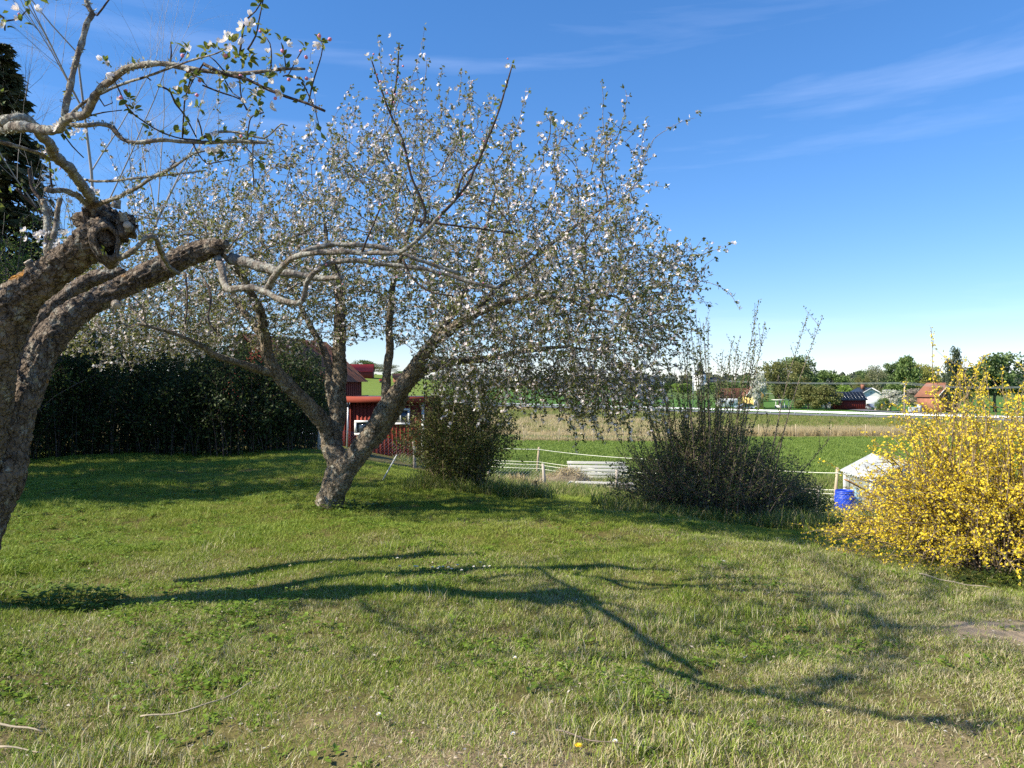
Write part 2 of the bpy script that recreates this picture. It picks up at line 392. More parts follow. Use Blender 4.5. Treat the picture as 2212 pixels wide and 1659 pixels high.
rd = (gx-ROAD_A[0])*_rn[0]+(gy-ROAD_A[1])*_rn[1]     # signed distance from the road, positive beyond
lay(c_verge*.9, smooth(56, 60, gy+2*vnoise(gx,gy,.3)))
lay(c_straw*.75, smooth(50, 54, gy+2*vnoise(gx,gy,.5))*smooth(.25,.20,ang)*smooth(110,95,gy)*(.55+.45*vnoise(gx,gy,.8)))
lay(c_mead, smooth(51,52,gy)*smooth(55.5,54.5,gy)*smooth(.25,.20,ang)*.8)
lay(c_verge*.75, smooth(-26,-20,rd)*smooth(0,-1,rd)*(.5+.5*vnoise(gx,gy,.4)))
lay(c_crop, smooth(5,9,rd))
lay(c_far, smooth(260,300,gy)*smooth(.02,.14,ang)*.8)
lay(c_mead*.95, smooth(240,260,gy)*smooth(-.05,-.10,ang))
lay(c_far, smooth(600,700,gy))
ca = ground_me.color_attributes.new('tint', 'FLOAT_COLOR', 'POINT'); ca.data.foreach_set('color', np.concatenate([C, np.ones((len(C),1))], 1).astype(np.float32).ravel())
k = NT('ground_turf'); a_ = k.n('ShaderNodeVertexColor'); a_.layer_name = 'tint'
pos = k.n('ShaderNodeNewGeometry').outputs['Position']
n1 = k.noise(.9, 6, .6, pos); n2 = k.noise(14, 5, .65, pos)
mo = k.n('ShaderNodeMix', data_type='RGBA', blend_type='MULTIPLY'); mo.inputs[0].default_value = 1
k.l(a_.outputs[0], mo.inputs[6]); k.l(k.ramp(k.math('ADD', k.math('MULTIPLY', n1, .5), k.math('MULTIPLY', n2, .5)), [(.35,(.62,.62,.58)), (.65,(1.35,1.3,1.25))]), mo.inputs[7])
k.base(mo.outputs[2], .95); k.b.inputs['Specular IOR Level'].default_value = .05; k.bump(n2, .6, .05)
ground = link('ground', ground_me, k.m); tag(ground, kind='structure')

# bare soil patch beside the forsythia, lying a little above the turf
def ground_sheet(name, pts, m, lift, kind='structure', sub=10):
    """closed outline on the ground filled as a fan of rings"""
    pts = np.asarray(pts, float); c = pts.mean(0); Vv = [gpt(c[0], c[1], lift)]; n = len(pts); F3 = []; F4 = []
    for r_ in range(1, sub+1):
        for p in pts:
            q = c+(p-c)*r_/sub; Vv.append(gpt(q[0], q[1], lift))
    for i in range(n):
        j = (i+1) % n; F3.append((0, 1+i, 1+j))
        for r_ in range(sub-1): F4.append((1+r_*n+i, 1+(r_+1)*n+i, 1+(r_+1)*n+j, 1+r_*n+j))
    o = link(name, make_mesh(name, Vv, [F3, F4], True), m); tag(o, kind=kind); return o
SOIL = (3.22, 4.62)
# road with painted edge lines and guard rail
def ribbon(name, off0, off1, z, m, s0=-150, s1=120, kind='structure', parent=None):
    s_ = np.linspace(s0, s1, 60); Vv = []
    for q in s_:
        for o_ in (off0, off1):
            p = ROAD_A+_rd*q+_rn*o_; Vv.append((p[0], p[1], z))
    i = np.arange(59)*2
    o = link(name, make_mesh(name, Vv, [np.stack([i, i+2, i+3, i+1], 1)]), m, parent)
    if kind: tag(o, kind=kind)
    return o
road = ribbon('road', -3.6, 3.6, ROAD_Z, MAT['asphalt'])
for o_ in (-3.25, 3.15): ribbon('edge_line', o_, o_+.14, ROAD_Z+.006, MAT['line_white'], kind=None, parent=road)
gr = thing('guard_rail', 'pale steel guard rail along the near edge of the country road', 'guard rail', (ROAD_A[0], ROAD_A[1], ROAD_Z))
def rel(p, o): return np.asarray(p)-np.array(o.location)
def road_pt(s_, off, z): 
    p = ROAD_A+_rd*s_+_rn*off; return np.array([p[0], p[1], z])
m = MB(); prof = [(0,.46),(-.05,.50),(-.05,.56),(0,.60),(-.05,.64),(-.05,.70),(0,.74)]
Vv = [rel(road_pt(s_, -4.1+o_, ROAD_Z+h), gr) for s_ in (-150, 118) for o_, h in prof]
m.add(Vv, [(i, i+1, i+8, i+7) for i in range(6)]); m.build('rail', MAT['galv'], gr)
for s_ in np.arange(-148, 118, 4.0):
    q = MB(); q.box(rel(road_pt(s_, -4.02, ROAD_Z+.25), gr), (.10,.12,.95), math.atan2(_rd[1], _rd[0])); q.build('post', MAT['galv'], gr)

# ---------------------------------------------------------------- grass blades (instanced on scattered points)
def blade_clump(n, rad, hmin, hmax, wid, lean, flat=0.0, curve=.35):
    mb = MB(); Vs = []; F = []; b = 0
    for i in range(n):
        a = random.uniform(0, 6.283); r_ = rad*math.sqrt(random.random()); p = np.array([r_*math.cos(a), r_*math.sin(a), -.006])
        h = random.uniform(hmin, hmax); d = random.uniform(0, 6.283); le = random.uniform(.05, lean)
        if random.random() < flat: le = random.uniform(1.0, 1.9); h *= .8
        dv = np.array([math.cos(d), math.sin(d), 0]); sv = np.array([-math.sin(d), math.cos(d), 0])*wid*random.uniform(.6,1.2)*.5
        tw = random.uniform(-.9,.9); sv = sv*math.cos(tw)+dv*wid*.5*math.sin(tw)
        up = np.array([0,0,1.0]); l1 = unit(up+dv*le); l2 = unit(up*.9+dv*(le+curve+random.random()*curve))
        p1 = p+l1*h*.55; p2 = p1+l2*h*.45
        if p2[2] < .004: p2[2] = .004
        Vs += [p-sv, p+sv, p1+sv*.85, p1-sv*.85, p2]; F.append((b, b+1, b+2, b+3, b+4)); b += 5
    V_ = np.array(Vs); F_ = np.array(F)
    return V_, [F_[:, :4], np.stack([F_[:,3], F_[:,2], F_[:,4]], 1)]
def leafy_clump(n, rad, size):
    a = rng.uniform(0, 6.28, n); r_ = rad*np.sqrt(rng.random(n)); P = np.stack([r_*np.cos(a), r_*np.sin(a), rng.uniform(.008,.035,n)], 1)
    d = rng.uniform(0, 6.28, n); D_ = np.stack([np.cos(d), np.sin(d), rng.uniform(-.1,.7,n)], 1)
    N_ = np.tile([0,0,1.0], (n,1))+rng.normal(size=(n,3))*.35
    return leaf_arrays(P, D_, rng.uniform(.6,1.25,n)*size, .62, .08, N_)
def proto_collection(name, arr, m):
    c = bpy.data.collections.new(name)
    for i, (V_, F_) in enumerate(arr):
        me = make_mesh(name, V_, F_ if isinstance(F_, list) else [F_]); me.materials.append(m)
        c.objects.link(bpy.data.objects.new(name, me))
    return c
def scatter(name, P, rz, sc_, idx, coll, label_kind='stuff', tilt=None):
    """one object whose points carry the clumps of a collection"""
    me = bpy.data.meshes.new(name); me.vertices.add(len(P)); me.vertices.foreach_set('co', np.asarray(P, np.float32).ravel())
    e = np.zeros((len(P),3), np.float32); e[:,2] = rz
    if tilt is not None: e[:,:2] = tilt
    at_ = me.attributes.new('rot', 'FLOAT_VECTOR', 'POINT'); at_.data.foreach_set('vector', e.ravel())
    at_ = me.attributes.new('siz', 'FLOAT_VECTOR', 'POINT'); at_.data.foreach_set('vector', np.asarray(sc_, np.float32).ravel())
    at_ = me.attributes.new('idx', 'INT', 'POINT'); at_.data.foreach_set('value', np.asarray(idx, np.int32))
    o = bpy.data.objects.new(name, me); col.objects.link(o); tag(o, kind='stuff')
    g = bpy.data.node_groups.new(name, 'GeometryNodeTree')
    g.interface.new_socket('Geometry', in_out='INPUT', socket_type='NodeSocketGeometry'); g.interface.new_socket('Geometry', in_out='OUTPUT', socket_type='NodeSocketGeometry')
    gi = g.nodes.new('NodeGroupInput'); go = g.nodes.new('NodeGroupOutput'); ci = g.nodes.new('GeometryNodeCollectionInfo'); ci.inputs[0].default_value = coll
    ci.inputs['Separate Children'].default_value = True; ci.inputs['Reset Children'].default_value = True
    ip = g.nodes.new('GeometryNodeInstanceOnPoints'); ip.inputs['Pick Instance'].default_value = True
    def named(t, n_):
        x = g.nodes.new('GeometryNodeInputNamedAttribute'); x.data_type = t; x.inputs[0].default_value = n_; return x.outputs[0]
    g.links.new(gi.outputs[0], ip.inputs['Points']); g.links.new(ci.outputs[0], ip.inputs['Instance'])
    g.links.new(named('INT','idx'), ip.inputs['Instance Index']); g.links.new(named('FLOAT_VECTOR','rot'), ip.inputs['Rotation']); g.links.new(named('FLOAT_VECTOR','siz'), ip.inputs['Scale'])
    g.links.new(ip.outputs[0], go.inputs[0])
    md = o.modifiers.new('scatter', 'NODES'); md.node_group = g
    return o
# blade colour: greens that vary in patches, a share of straw-dry blades that grows where the turf is worn
k = NT('grass_blade'); g_ = k.n('ShaderNodeNewGeometry'); oi = k.n('ShaderNodeObjectInfo'); pos = oi.outputs['Location']
f = k.math('FRACT', k.math('ADD', g_.outputs['Random Per Island'], oi.outputs['Random']))
p1 = k.noise(.55, 4, .6, pos); p2 = k.noise(2.6, 3, .55, pos)
sep = k.n('ShaderNodeSeparateXYZ'); k.l(pos, sep.inputs[0])
green = k.mix(k.ramp(p2, [(.38,(0,0,0)),(.66,(1,1,1))]), k.ramp(f, [(.0,(.13,.205,.022)),(.5,(.235,.33,.035)),(1,(.34,.41,.055))]), k.ramp(f, [(0,(.19,.25,.032)),(1,(.38,.41,.08))]))
straw_c = k.ramp(f, [(0,(.42,.34,.17)),(.5,(.55,.47,.27)),(1,(.66,.60,.39))])
# worn share: patches + more on the open, trodden side of the lawn (towards the house and the forsythia)
wear = k.math('ADD', k.math('MULTIPLY', k.math('SUBTRACT', p1, .5), 2.1), k.math('MULTIPLY', k.math('SUBTRACT', p2, .5), 1.0))
wear = k.math('ADD', wear, k.math('MULTIPLY', k.math('SUBTRACT', 5.8, sep.outputs[1]), .13))
wear = k.math('ADD', wear, k.math('MULTIPLY', sep.outputs[0], .055))
share = k.math('ADD', k.math('MULTIPLY', wear, .62), .24, True)
share = k.math('MINIMUM', share, .72)
r2 = k.math('FRACT', k.math('MULTIPLY', f, 7.31))
isdry = k.math('LESS_THAN', r2, share)
c = k.mix(isdry, green, straw_c); k.base(c, .55); k.b.inputs['Specular IOR Level'].default_value = .28; k.translucent(c, .33)
MAT['grass_blade'] = k.m
MAT['weed_leaf'] = m_leaf('weed_leaf', [(.15,.24,.028), (.20,.30,.038), (.25,.34,.05), (.12,.20,.024)], .38, .38)
protos = [blade_clump(72, .09, .020, .056, .0034, 1.0, .25) for _ in range(4)] + [blade_clump(66, .09, .018, .046, .0032, 1.3, .6) for _ in range(3)] \
       + [blade_clump(34, .06, .05, .105, .0040, .6, .05) for _ in range(2)]
lawn_coll = proto_collection('grass_clump', protos, MAT['grass_blade'])
def in_view(n, y0, y1, dens, margin=2.2, power=2):
    w = lambda y: .70*y+margin
    N_ = int(dens*(y1-y0)*(w(y0)+w(y1))); y = rng.uniform(y0, y1, N_*2); x = rng.uniform(-1,1,N_*2)*w(y1)
    kq = np.abs(x) < w(y); return np.stack([x[kq], y[kq]], 1)
def exclude(P, c, rx, ry, pr=1.0):
    d = ((P[:,0]-c[0])/rx)**2+((P[:,1]-c[1])/ry)**2
    return P[(d > 1) | (rng.random(len(P)) > pr)]
G = np.concatenate([in_view(0, 2.3, 4.6, 300), in_view(0, 4.6, 7.5, 210), in_view(0, 7.5, 11.5, 130), in_view(0, 11.5, 17.5, 75)])
G = exclude(G, SOIL, .52, .31, .80)
wr = np.array([noise.noise(Vector((p[0]*1.7, p[1]*1.7, 3))) for p in G])     # thin, worn spots
near_thin = np.clip((4.6-G[:,1])*.42, 0, .55)
G = G[rng.random(len(G)) > np.clip(near_thin+wr*.9-.12, 0, .8)]
n = len(G); far = smooth(7, 15, G[:,1]); tall = np.array([noise.noise(Vector((p[0]*.9, p[1]*.9, 9))) for p in G])
idx = rng.integers(0, 4, n); dryw = np.clip(.25+.07*(6-G[:,1])+.04*G[:,0]+.5*np.array([noise.noise(Vector((p[0]*.55, p[1]*.55, 0))) for p in G]), 0, .8)
sel = rng.random(n) < dryw; idx[sel] = rng.integers(4, 7, sel.sum()); sel = rng.random(n) < np.clip(tall*.5-.05, 0, .4); idx[sel] = rng.integers(7, 9, sel.sum())
s_ = rng.uniform(.7, 1.15, n)*(1+.6*far)*(1+.25*tall); hs_ = s_*(1-.22*far)
scatter('lawn_grass', np.c_[G, gz(G[:,0], G[:,1])], rng.uniform(0, 6.28, n), np.c_[s_, s_, hs_], idx, lawn_coll)
# broad-leaved weeds: clover, daisies' rosettes and the like in patches
weed_coll = proto_collection('weed_clump', [leafy_clump(16, .07, .026), leafy_clump(12, .06, .034), leafy_clump(9, .05, .045)], MAT['weed_leaf'])
Wp = np.concatenate([in_view(0, 2.3, 5.5, 110), in_view(0, 5.5, 12, 60)])
wn = np.array([noise.noise(Vector((p[0]*.8+5, p[1]*.8, 1))) for p in Wp])+np.clip(-Wp[:,0]*.13, -.25, .45)
Wp = Wp[rng.random(len(Wp)) < np.clip(wn*1.6-.02, .03, 1)]; Wp = exclude(Wp, SOIL, .45, .28, .9); n = len(Wp); s_ = rng.uniform(.5,1.1,n)
scatter('weed_leaves', np.c_[Wp, gz(Wp[:,0], Wp[:,1])], rng.uniform(0,6.28,n), np.c_[s_,s_,s_], rng.integers(0,3,n), weed_coll)
# rough grass on the bank, meadow tufts, straw beyond
MAT['bank_blade'] = m_leaf('bank_blade', [(.13,.20,.03), (.19,.26,.04), (.25,.28,.065), (.48,.40,.21), (.16,.23,.036)], .33, .55)
MAT['meadow_blade'] = m_leaf('meadow_blade', [(.16,.24,.04), (.20,.29,.05), (.25,.32,.07)], .33, .55)
bank_coll = proto_collection('bank_tuft', [blade_clump(40, .14, .10, .34, .008, .6, .15, .5) for _ in range(3)], MAT['bank_blade'])
B = []
for y0, y1, d in ((15.5, 20, 16), (20, 30, 12)):
    q = in_view(0, y0, y1, d, 1); B.append(q)
B = np.concatenate(B); B = B[(B[:,0] > -3.2) & (B[:,1]+np.where(B[:,0]>0, .6*B[:,0], 1.8*np.clip(B[:,0],-8,0)) > 15.0)]
e_ = np.concatenate([np.stack([rng.uniform(-1.6,.6,260), rng.uniform(11.2,13,260)],1), np.stack([rng.uniform(1.4,5.2,420), rng.uniform(10.2,12.6,420)],1), np.stack([rng.uniform(4.2,6,60), rng.uniform(11.5,13,60)],1)])
B = np.concatenate([B, e_]); n = len(B); s_ = rng.uniform(.6,1.3,n)
scatter('rough_grass', np.c_[B, gz(B[:,0],B[:,1])], rng.uniform(0,6.28,n), np.c_[s_,s_,s_], rng.integers(0,3,n), bank_coll)
lit_n = 5200; u_ = rng.random(lit_n)**1.6; ly = 2.4+u_*4.2; lxx = rng.uniform(-1,1,lit_n)*(.72*ly+1.2); lm = np.array([noise.noise(Vector((a*1.9, b*1.9, 21))) for a, b in zip(lxx, ly)])+.25*(lxx < -.3)
q = lm > .05; Pl = np.c_[lxx[q], ly[q], gz(lxx[q], ly[q])+rng.uniform(.006,.035,q.sum())]; dl = rng.uniform(0,6.28,len(Pl))
V_, F_ = leaf_arrays(Pl, np.c_[np.cos(dl), np.sin(dl), rng.uniform(-.2,.35,len(Pl))], rng.uniform(.008,.024,len(Pl)), .6, .15, np.tile([0,0,1.],(len(Pl),1))+rng.normal(size=(len(Pl),3))*.5)
MAT['litter'] = m_leaf('litter', [(.40,.31,.21), (.52,.44,.33), (.26,.18,.11), (.62,.57,.48), (.34,.24,.14)], .15, .8)
tag(link('leaf_litter', make_mesh('leaf_litter', V_, [F_]), MAT['litter']), kind='stuff')
mead_coll = proto_collection('meadow_tuft', [blade_clump(46, .30, .05, .15, .016, .7, .1, .4) for _ in range(3)], MAT['meadow_blade'])
q = in_view(0, 29, 57, 9, 2); q = q[(q[:,0] > -.05*q[:,1])]; n = len(q); s_ = rng.uniform(.8,1.5,n)
scatter('meadow_grass', np.c_[q, gz(q[:,0],q[:,1])], rng.uniform(0,6.28,n), np.c_[s_,s_,s_], rng.integers(0,3,n), mead_coll)
straw_coll = proto_collection('straw_tuft', [blade_clump(42, .30, .25, .8, .022, .5, .15, .35) for _ in range(3)] + [blade_clump(36, .4, .9, 1.6, .022, .22, .02, .15) for _ in range(2)], MAT['straw'])
q = in_view(0, 54.5, 100, 1.6, 2); a_ = q[:,0]/q[:,1]; wn = vnoise(q[:,0], q[:,1], .45)
q = q[(a_ > -.03) & (a_ < .24+.03*wn) & (rng.random(len(q)) < .25+.7*wn) & (q[:,1] < 88+10*wn)]
q2 = np.stack([rng.uniform(.0,.235,420)*52, 51+rng.uniform(0,1.1,420)], 1)
n1_ = len(q); Q = [q, q2]; ID = [rng.integers(0,3,n1_), rng.integers(0,3,len(q2))]; S = [rng.uniform(.45,1.0,n1_), rng.uniform(.3,.7,len(q2))]
def reed_bed(u0, u1, D0, D1, n_):
    D_ = rng.uniform(D0, D1, n_); u_ = rng.uniform(u0, u1, n_); Q.append(np.stack([(u_-1106)/1600*D_, D_], 1)); ID.append(rng.integers(3,5,n_)); S.append(rng.uniform(.35,.62,n_))
reed_bed(1640, 1960, 59, 64, 900); reed_bed(1150, 1235, 92, 100, 260); reed_bed(1560, 1660, 60, 64, 120)
q = np.concatenate(Q); n = len(q); s_ = np.concatenate(S)
scatter('straw_grass', np.c_[q, gz(q[:,0],q[:,1])], rng.uniform(0,6.28,n), np.c_[s_,s_,s_], np.concatenate(ID), straw_coll)
vq = in_view(0, 62, 150, .9, 2); a_ = vq[:,0]/vq[:,1]; rdq = (vq[:,0]-ROAD_A[0])*_rn[0]+(vq[:,1]-ROAD_A[1])*_rn[1]
vq = vq[(a_ > -.02) & (rdq < -5.5)]; n = len(vq); s_ = rng.uniform(1.2,2.6,n)
scatter('verge_grass', np.c_[vq, gz(vq[:,0],vq[:,1])], rng.uniform(0,6.28,n), np.c_[s_,s_,s_*.8], rng.integers(0,3,n), bank_coll)
# ================================================================ APPLE TREES
def rough_limb(mb, P, n=22, amp=.10, seed=0, groove=1.0):
    """thick limb with knobbly, plated bark: P rows x,y,z,r already finely sampled"""
    P = np.asarray(P, float); V_, F_ = tube_arrays(P[:,:3], P[:,3], n)
    k_ = len(P); s_ = np.concatenate([[0], np.cumsum(np.linalg.norm(np.diff(P[:,:3], axis=0), axis=1))])
    C_ = np.repeat(P[:,:3], n, 0); N_ = V_-C_; r_ = np.repeat(P[:,3], n); a = np.tile(np.arange(n)*2*math.pi/n, k_); ss = np.repeat(s_, n)
    d = np.empty(len(V_))
    for i in range(len(V_)):
        ca, sa = math.cos(a[i]), math.sin(a[i]); rr_ = r_[i]
        q = Vector((ca*rr_*9, sa*rr_*9, ss[i]*3.2+seed)); q2 = Vector((ca*rr_*34, sa*rr_*34, ss[i]*11+seed)); q3 = Vector((ca*rr_*120, sa*rr_*120, ss[i]*60+seed))
        w_ = noise.noise_vector(q2*.6)*.35; dd_ = noise.voronoi(q2+w_)[0]
        d[i] = .9*noise.noise(q) + groove*(.75*min(1.0, (dd_[1]-dd_[0])*2.6)-.45) + groove*.28*noise.noise(q3)
    V_ = V_+N_*(d*amp*np.clip(.09/r_, .55, 1.6))[:,None]
    mb.add(V_, F_)
    for e, s0 in ((0, 0), (k_-1, (k_-1)*n)):
        c_ = mb.n; mb.add([P[e,:3]]); i = np.arange(n); j = (i+1) % n; o_ = c_-k_*n-(1 if e else 0)+s0
        mb.F.append(np.stack([np.full(n, c_), o_+i, o_+j], 1))

def colonize(nodes, parent, attract, infl=1.3, kill=.24, step=.13, iters=120, bias=(0,0,.10), jit=.25):
    """space colonisation: grows twigs from nodes towards attractor points"""
    nodes = [np.array(p) for p in nodes]; parent = list(parent); A = np.array(attract); bias = np.array(bias)
    for it in range(iters):
        kd = KDTree(len(nodes))
        for i, p in enumerate(nodes): kd.insert(p, i)
        kd.balance()
        pull = {}; alive = np.ones(len(A), bool)
        for i, a in enumerate(A):
            co, j, d = kd.find(a)
            if d < kill: alive[i] = False; continue
            if d < infl or it < 3: pull.setdefault(j, []).append((a-nodes[j])/d)
        A = A[alive]
        if not pull or len(A) == 0: break
        for j, ds in pull.items():
            d = np.sum(ds, 0); d = d/(np.linalg.norm(d)+1e-6)+bias+rng.normal(size=3)*jit; d /= np.linalg.norm(d)
            nodes.append(nodes[j]+d*step); parent.append(j)
    return np.array(nodes), parent

def chains(nodes, parent, n0, rtip, rmax, expo=2.3, rfix=None):
    """radii by pipe model, then split into polylines starting at old wood"""
    N_ = len(nodes); kids = [[] for _ in range(N_)]
    for i in range(n0, N_): kids[parent[i]].append(i)
    rad = np.zeros(N_)
    for i in range(N_-1, -1, -1):
        s = sum(rad[c]**expo for c in kids[i]); rad[i] = max(rtip, s**(1/expo)) if kids[i] else rtip
    rad = np.minimum(rad, rmax); out = []
    starts = [(i, c) for i in range(n0) for c in kids[i]]
    stack = list(starts)
    while stack:
        p, c = stack.pop(); path = [p, c]; 
        while kids[c]:
            ks = sorted(kids[c], key=lambda q: -rad[q]); stack += [(c, q) for q in ks[1:]]; c = ks[0]; path.append(c)
        rr_ = rad[path].copy(); rr_[0] = rr_[1]
        out.append((nodes[path], rr_))
    return out, rad, kids

class Crown:
    """collects leaves and blossoms for a tree"""
    def __init__(s): s.P = []; s.D = []
    def add(s, p, d): s.P.append(p); s.D.append(d)

# ---------------------------------------------------------------- the apple tree in the middle of the lawn
MT = at(712, 1100, 9.5); MT[2] = float(gz(MT[0], MT[1]))-.04
mid_tree = thing('apple_tree', 'wide old apple tree in blossom with forked trunk, standing in the open lawn', 'tree', tuple(MT))
def trace(rows, f=1.0, ou=0, ov=0, step=.05):
    """rows (u, v, D, r)"""
    return spline([[*at(ou+u*f, ov+v*f, D), r] for u, v, D, r in rows], step)
limbs = {
 'trunk': [(708,1112,9.5,.215),(712,1095,9.5,.185),(720,1060,9.5,.165),(728,1030,9.5,.165),(732,1005,9.52,.15),(720,970,9.6,.135),(720,935,9.65,.125),(727,890,9.7,.108),(732,830,9.75,.098),(735,760,9.8,.088),(737,700,9.85,.075),(734,640,9.9,.06),(722,580,9.95,.042),(705,520,10.0,.028),(700,460,10.1,.018)],
 'right_limb': [(722,1070,9.45,.13),(738,1035,9.4,.14),(768,988,9.35,.135),(803,935,9.3,.13),(835,888,9.25,.125),(865,842,9.2,.112),(890,805,9.2,.10),(912,770,9.1,.085),(945,735,9.0,.07),(990,700,8.9,.058),(1040,672,8.8,.045),(1100,650,8.6,.032),(1170,640,8.4,.022),(1240,650,8.2,.014)],
 'right_twin': [(800,960,9.5,.09),(835,915,9.6,.095),(862,872,9.7,.09),(885,830,9.8,.075),(925,795,10,.065),(985,780,10.2,.055),(1050,775,10.5,.045),(1130,760,10.8,.035),(1220,750,11,.024),(1300,760,11.1,.014)],
 'left_limb': [(716,960,9.6,.10),(702,920,9.5,.102),(672,882,9.35,.095),(635,845,9.2,.088),(598,808,9.05,.08),(578,770,8.95,.07),(572,725,8.85,.06),(560,670,8.7,.05),(530,610,8.5,.038),(490,560,8.3,.028),(440,520,8.1,.018)],
 'low_left': [(600,812,9.05,.05),(560,797,8.9,.048),(510,782,8.7,.043),(468,768,8.5,.036),(430,745,8.3,.028),(370,720,8.1,.02),(300,700,7.9,.014)],
 'inner': [(722,905,9.7,.065),(714,850,9.85,.06),(711,800,10.0,.056),(703,760,10.2,.05),(683,725,10.4,.045),(662,690,10.6,.04),(640,640,10.8,.032),(600,590,11,.024),(540,550,11.2,.015)],
 'riser': [(833,880,9.3,.06),(836,830,9.3,.058),(840,770,9.3,.052),(842,705,9.3,.046),(846,640,9.3,.04),(860,570,9.2,.032),(885,500,9.1,.024),(905,430,9.0,.015)],
 'riser_far': [(925,760,9.0,.06),(960,700,9.3,.052),(1000,640,9.6,.045),(1020,590,9.9,.038),(1040,520,10.2,.03),(1060,450,10.4,.02),(1075,390,10.6,.012)],
 'outer_right': [(985,702,8.9,.05),(1060,640,9.2,.042),(1130,580,9.4,.034),(1200,520,9.6,.026),(1270,470,9.7,.018),(1330,430,9.8,.012)],
 'left_up': [(572,740,8.9,.05),(540,690,9.2,.042),(500,630,9.5,.034),(470,560,9.8,.026),(450,490,10.1,.018)],
}
mb = MB(); seeds = []; 
for i, (nm, rows) in enumerate(limbs.items()):
    P = trace(rows, step=.022 if i < 4 else .04); 
    jig = np.array([[noise.noise(Vector((q[0]*3,q[1]*3,q[2]*3+5)))*.03, noise.noise(Vector((q[0]*3+9,q[1]*3,q[2]*3)))*.05, 0] for q in P])
    P[:,:3] += jig
    rough_limb(mb, np.c_[P[:,:3]-MT, P[:,3]], 44 if i < 4 else 12, .19 if i < 5 else .12, i*7.7, 1.25)
    for q in P[int(len(P)*(.45 if i < 5 else .25))::(8 if i < 4 else 4)]: seeds.append((q[:3], q[3]))
mb.build('trunk', MAT['bark_apple'], mid_tree, True)
# outline of the crown (u, v) with filling weights; depth follows the distance to the rim
OUT = np.array([(165,600),(215,530),(330,450),(420,400),(520,350),(640,300),(720,285),(800,235),(880,205),(960,235),(1030,265),(1130,300),(1240,345),(1330,360),(1410,385),(1390,450),(1350,505),(1420,545),(1500,600),(1500,650),(1440,655),(1470,720),(1450,770),(1400,790),(1410,855),(1330,870),(1250,885),(1150,850),(1060,855),(960,835),(905,800),(900,760),(840,740),(760,745),(690,730),(640,770),(560,760),(470,790),(340,790),(220,790),(150,770),(140,690)], float)
def in_poly(P, poly):
    x, y = P[:,0], P[:,1]; c = np.zeros(len(P), bool); j = len(poly)-1
    for i in range(len(poly)):
        xi, yi = poly[i]; xj, yj = poly[j]
        c ^= ((yi > y) != (yj > y)) & (x < (xj-xi)*(y-yi)/(yj-yi+1e-9)+xi); j = i
    return c
def rim_dist(P, poly):
    d = np.full(len(P), 1e9)
    for i in range(len(poly)):
        a, b = poly[i], poly[(i+1) % len(poly)]; ab = b-a; t = np.clip(((P-a)@ab)/(ab@ab), 0, 1); d = np.minimum(d, np.linalg.norm(P-a-t[:,None]*ab, axis=1))
    return d
uv = np.stack([rng.uniform(130,1520,62000), rng.uniform(200,890,62000)], 1); uv = uv[in_poly(uv, OUT)]
rim = rim_dist(uv, OUT); half = 2.9*np.sqrt(np.clip(1-(1-np.clip(rim/230, 0, 1))**2, 0.02, 1))
dens = .30+.70*smooth(420, 640, uv[:,1])*(.6+.4*smooth(300,600,uv[:,0]))
dens *= np.where((uv[:,0] > 1230) & (uv[:,1] < 600), .62, 1); dens *= np.where((uv[:,0] > 900) & (uv[:,1] > 640), 1.5, 1); dens *= np.where(uv[:,1] < 330, .55, 1)
dens *= half/2.9*.9+.1
kq = rng.random(len(uv)) < dens*.62; uv = uv[kq]; half = half[kq]
Dd = 9.6+half*.85*rng.uniform(-1,1,len(uv))+ np.clip(uv[:,0]-800, 0, 900)*-.0018
ATT = np.stack([(uv[:,0]-1106)/1600*9.7*(1+.0*Dd), Dd, EYE+(829.5-uv[:,1])/1600*9.7], 1)
ATT[:,0] *= (.55+.45*Dd/9.7); ATT[:,2] = np.maximum(ATT[:,2], 1.15+rng.uniform(0,.3,len(ATT)))
cn = np.array([noise.noise(Vector(p*1.15))+.6*noise.noise(Vector(p*2.6+np.array([5,5,5]))) for p in ATT]); hi_ = smooth(2.6, 4.2, ATT[:,2]); ATT = ATT[rng.random(len(ATT)) < np.clip(.95+cn*1.5-.45*hi_, .06, 1)]
sp = np.array([s[0] for s in seeds]); nodes, par = colonize(sp, [-1]*len(sp), ATT, 1.5, .165, .105, 130, (0,0,.06), .30)
ch, rad, kids = chains(nodes, par, len(sp), .0032, .034, 2.35)
tw = MB(); cl_p = []; cl_d = []
for P, r_ in ch:
    Pq = P-MT; tw.tube(Pq, r_, 5 if r_[0] > .012 else 4, False)
rimr = rad[len(sp):]; nn = nodes[len(sp):]
pdir = unit(nn-nodes[np.array(par[len(sp):])])
thin = rimr < .011
for rep in range(4):      # short spurs carrying leaf and blossom clusters
    pr = (1, .85, .6, .35)[rep]; s_ = thin & (rng.random(len(nn)) < pr*(1-.35*smooth(2.8,4.2,nn[:,2]))); P0 = nn[s_]; n = len(P0)
    d = unit(pdir[s_]*.5+rng.normal(size=(n,3))*.8+np.array([0,0,.25])); l = rng.uniform(.03,.13,n)[:,None]; P1 = P0+d*l
    for a, b in zip(P0, P1): tw.tube(np.array([a, b])-MT, [.0028,.0022], 3, False)
    cl_p.append(P1); cl_d.append(d)
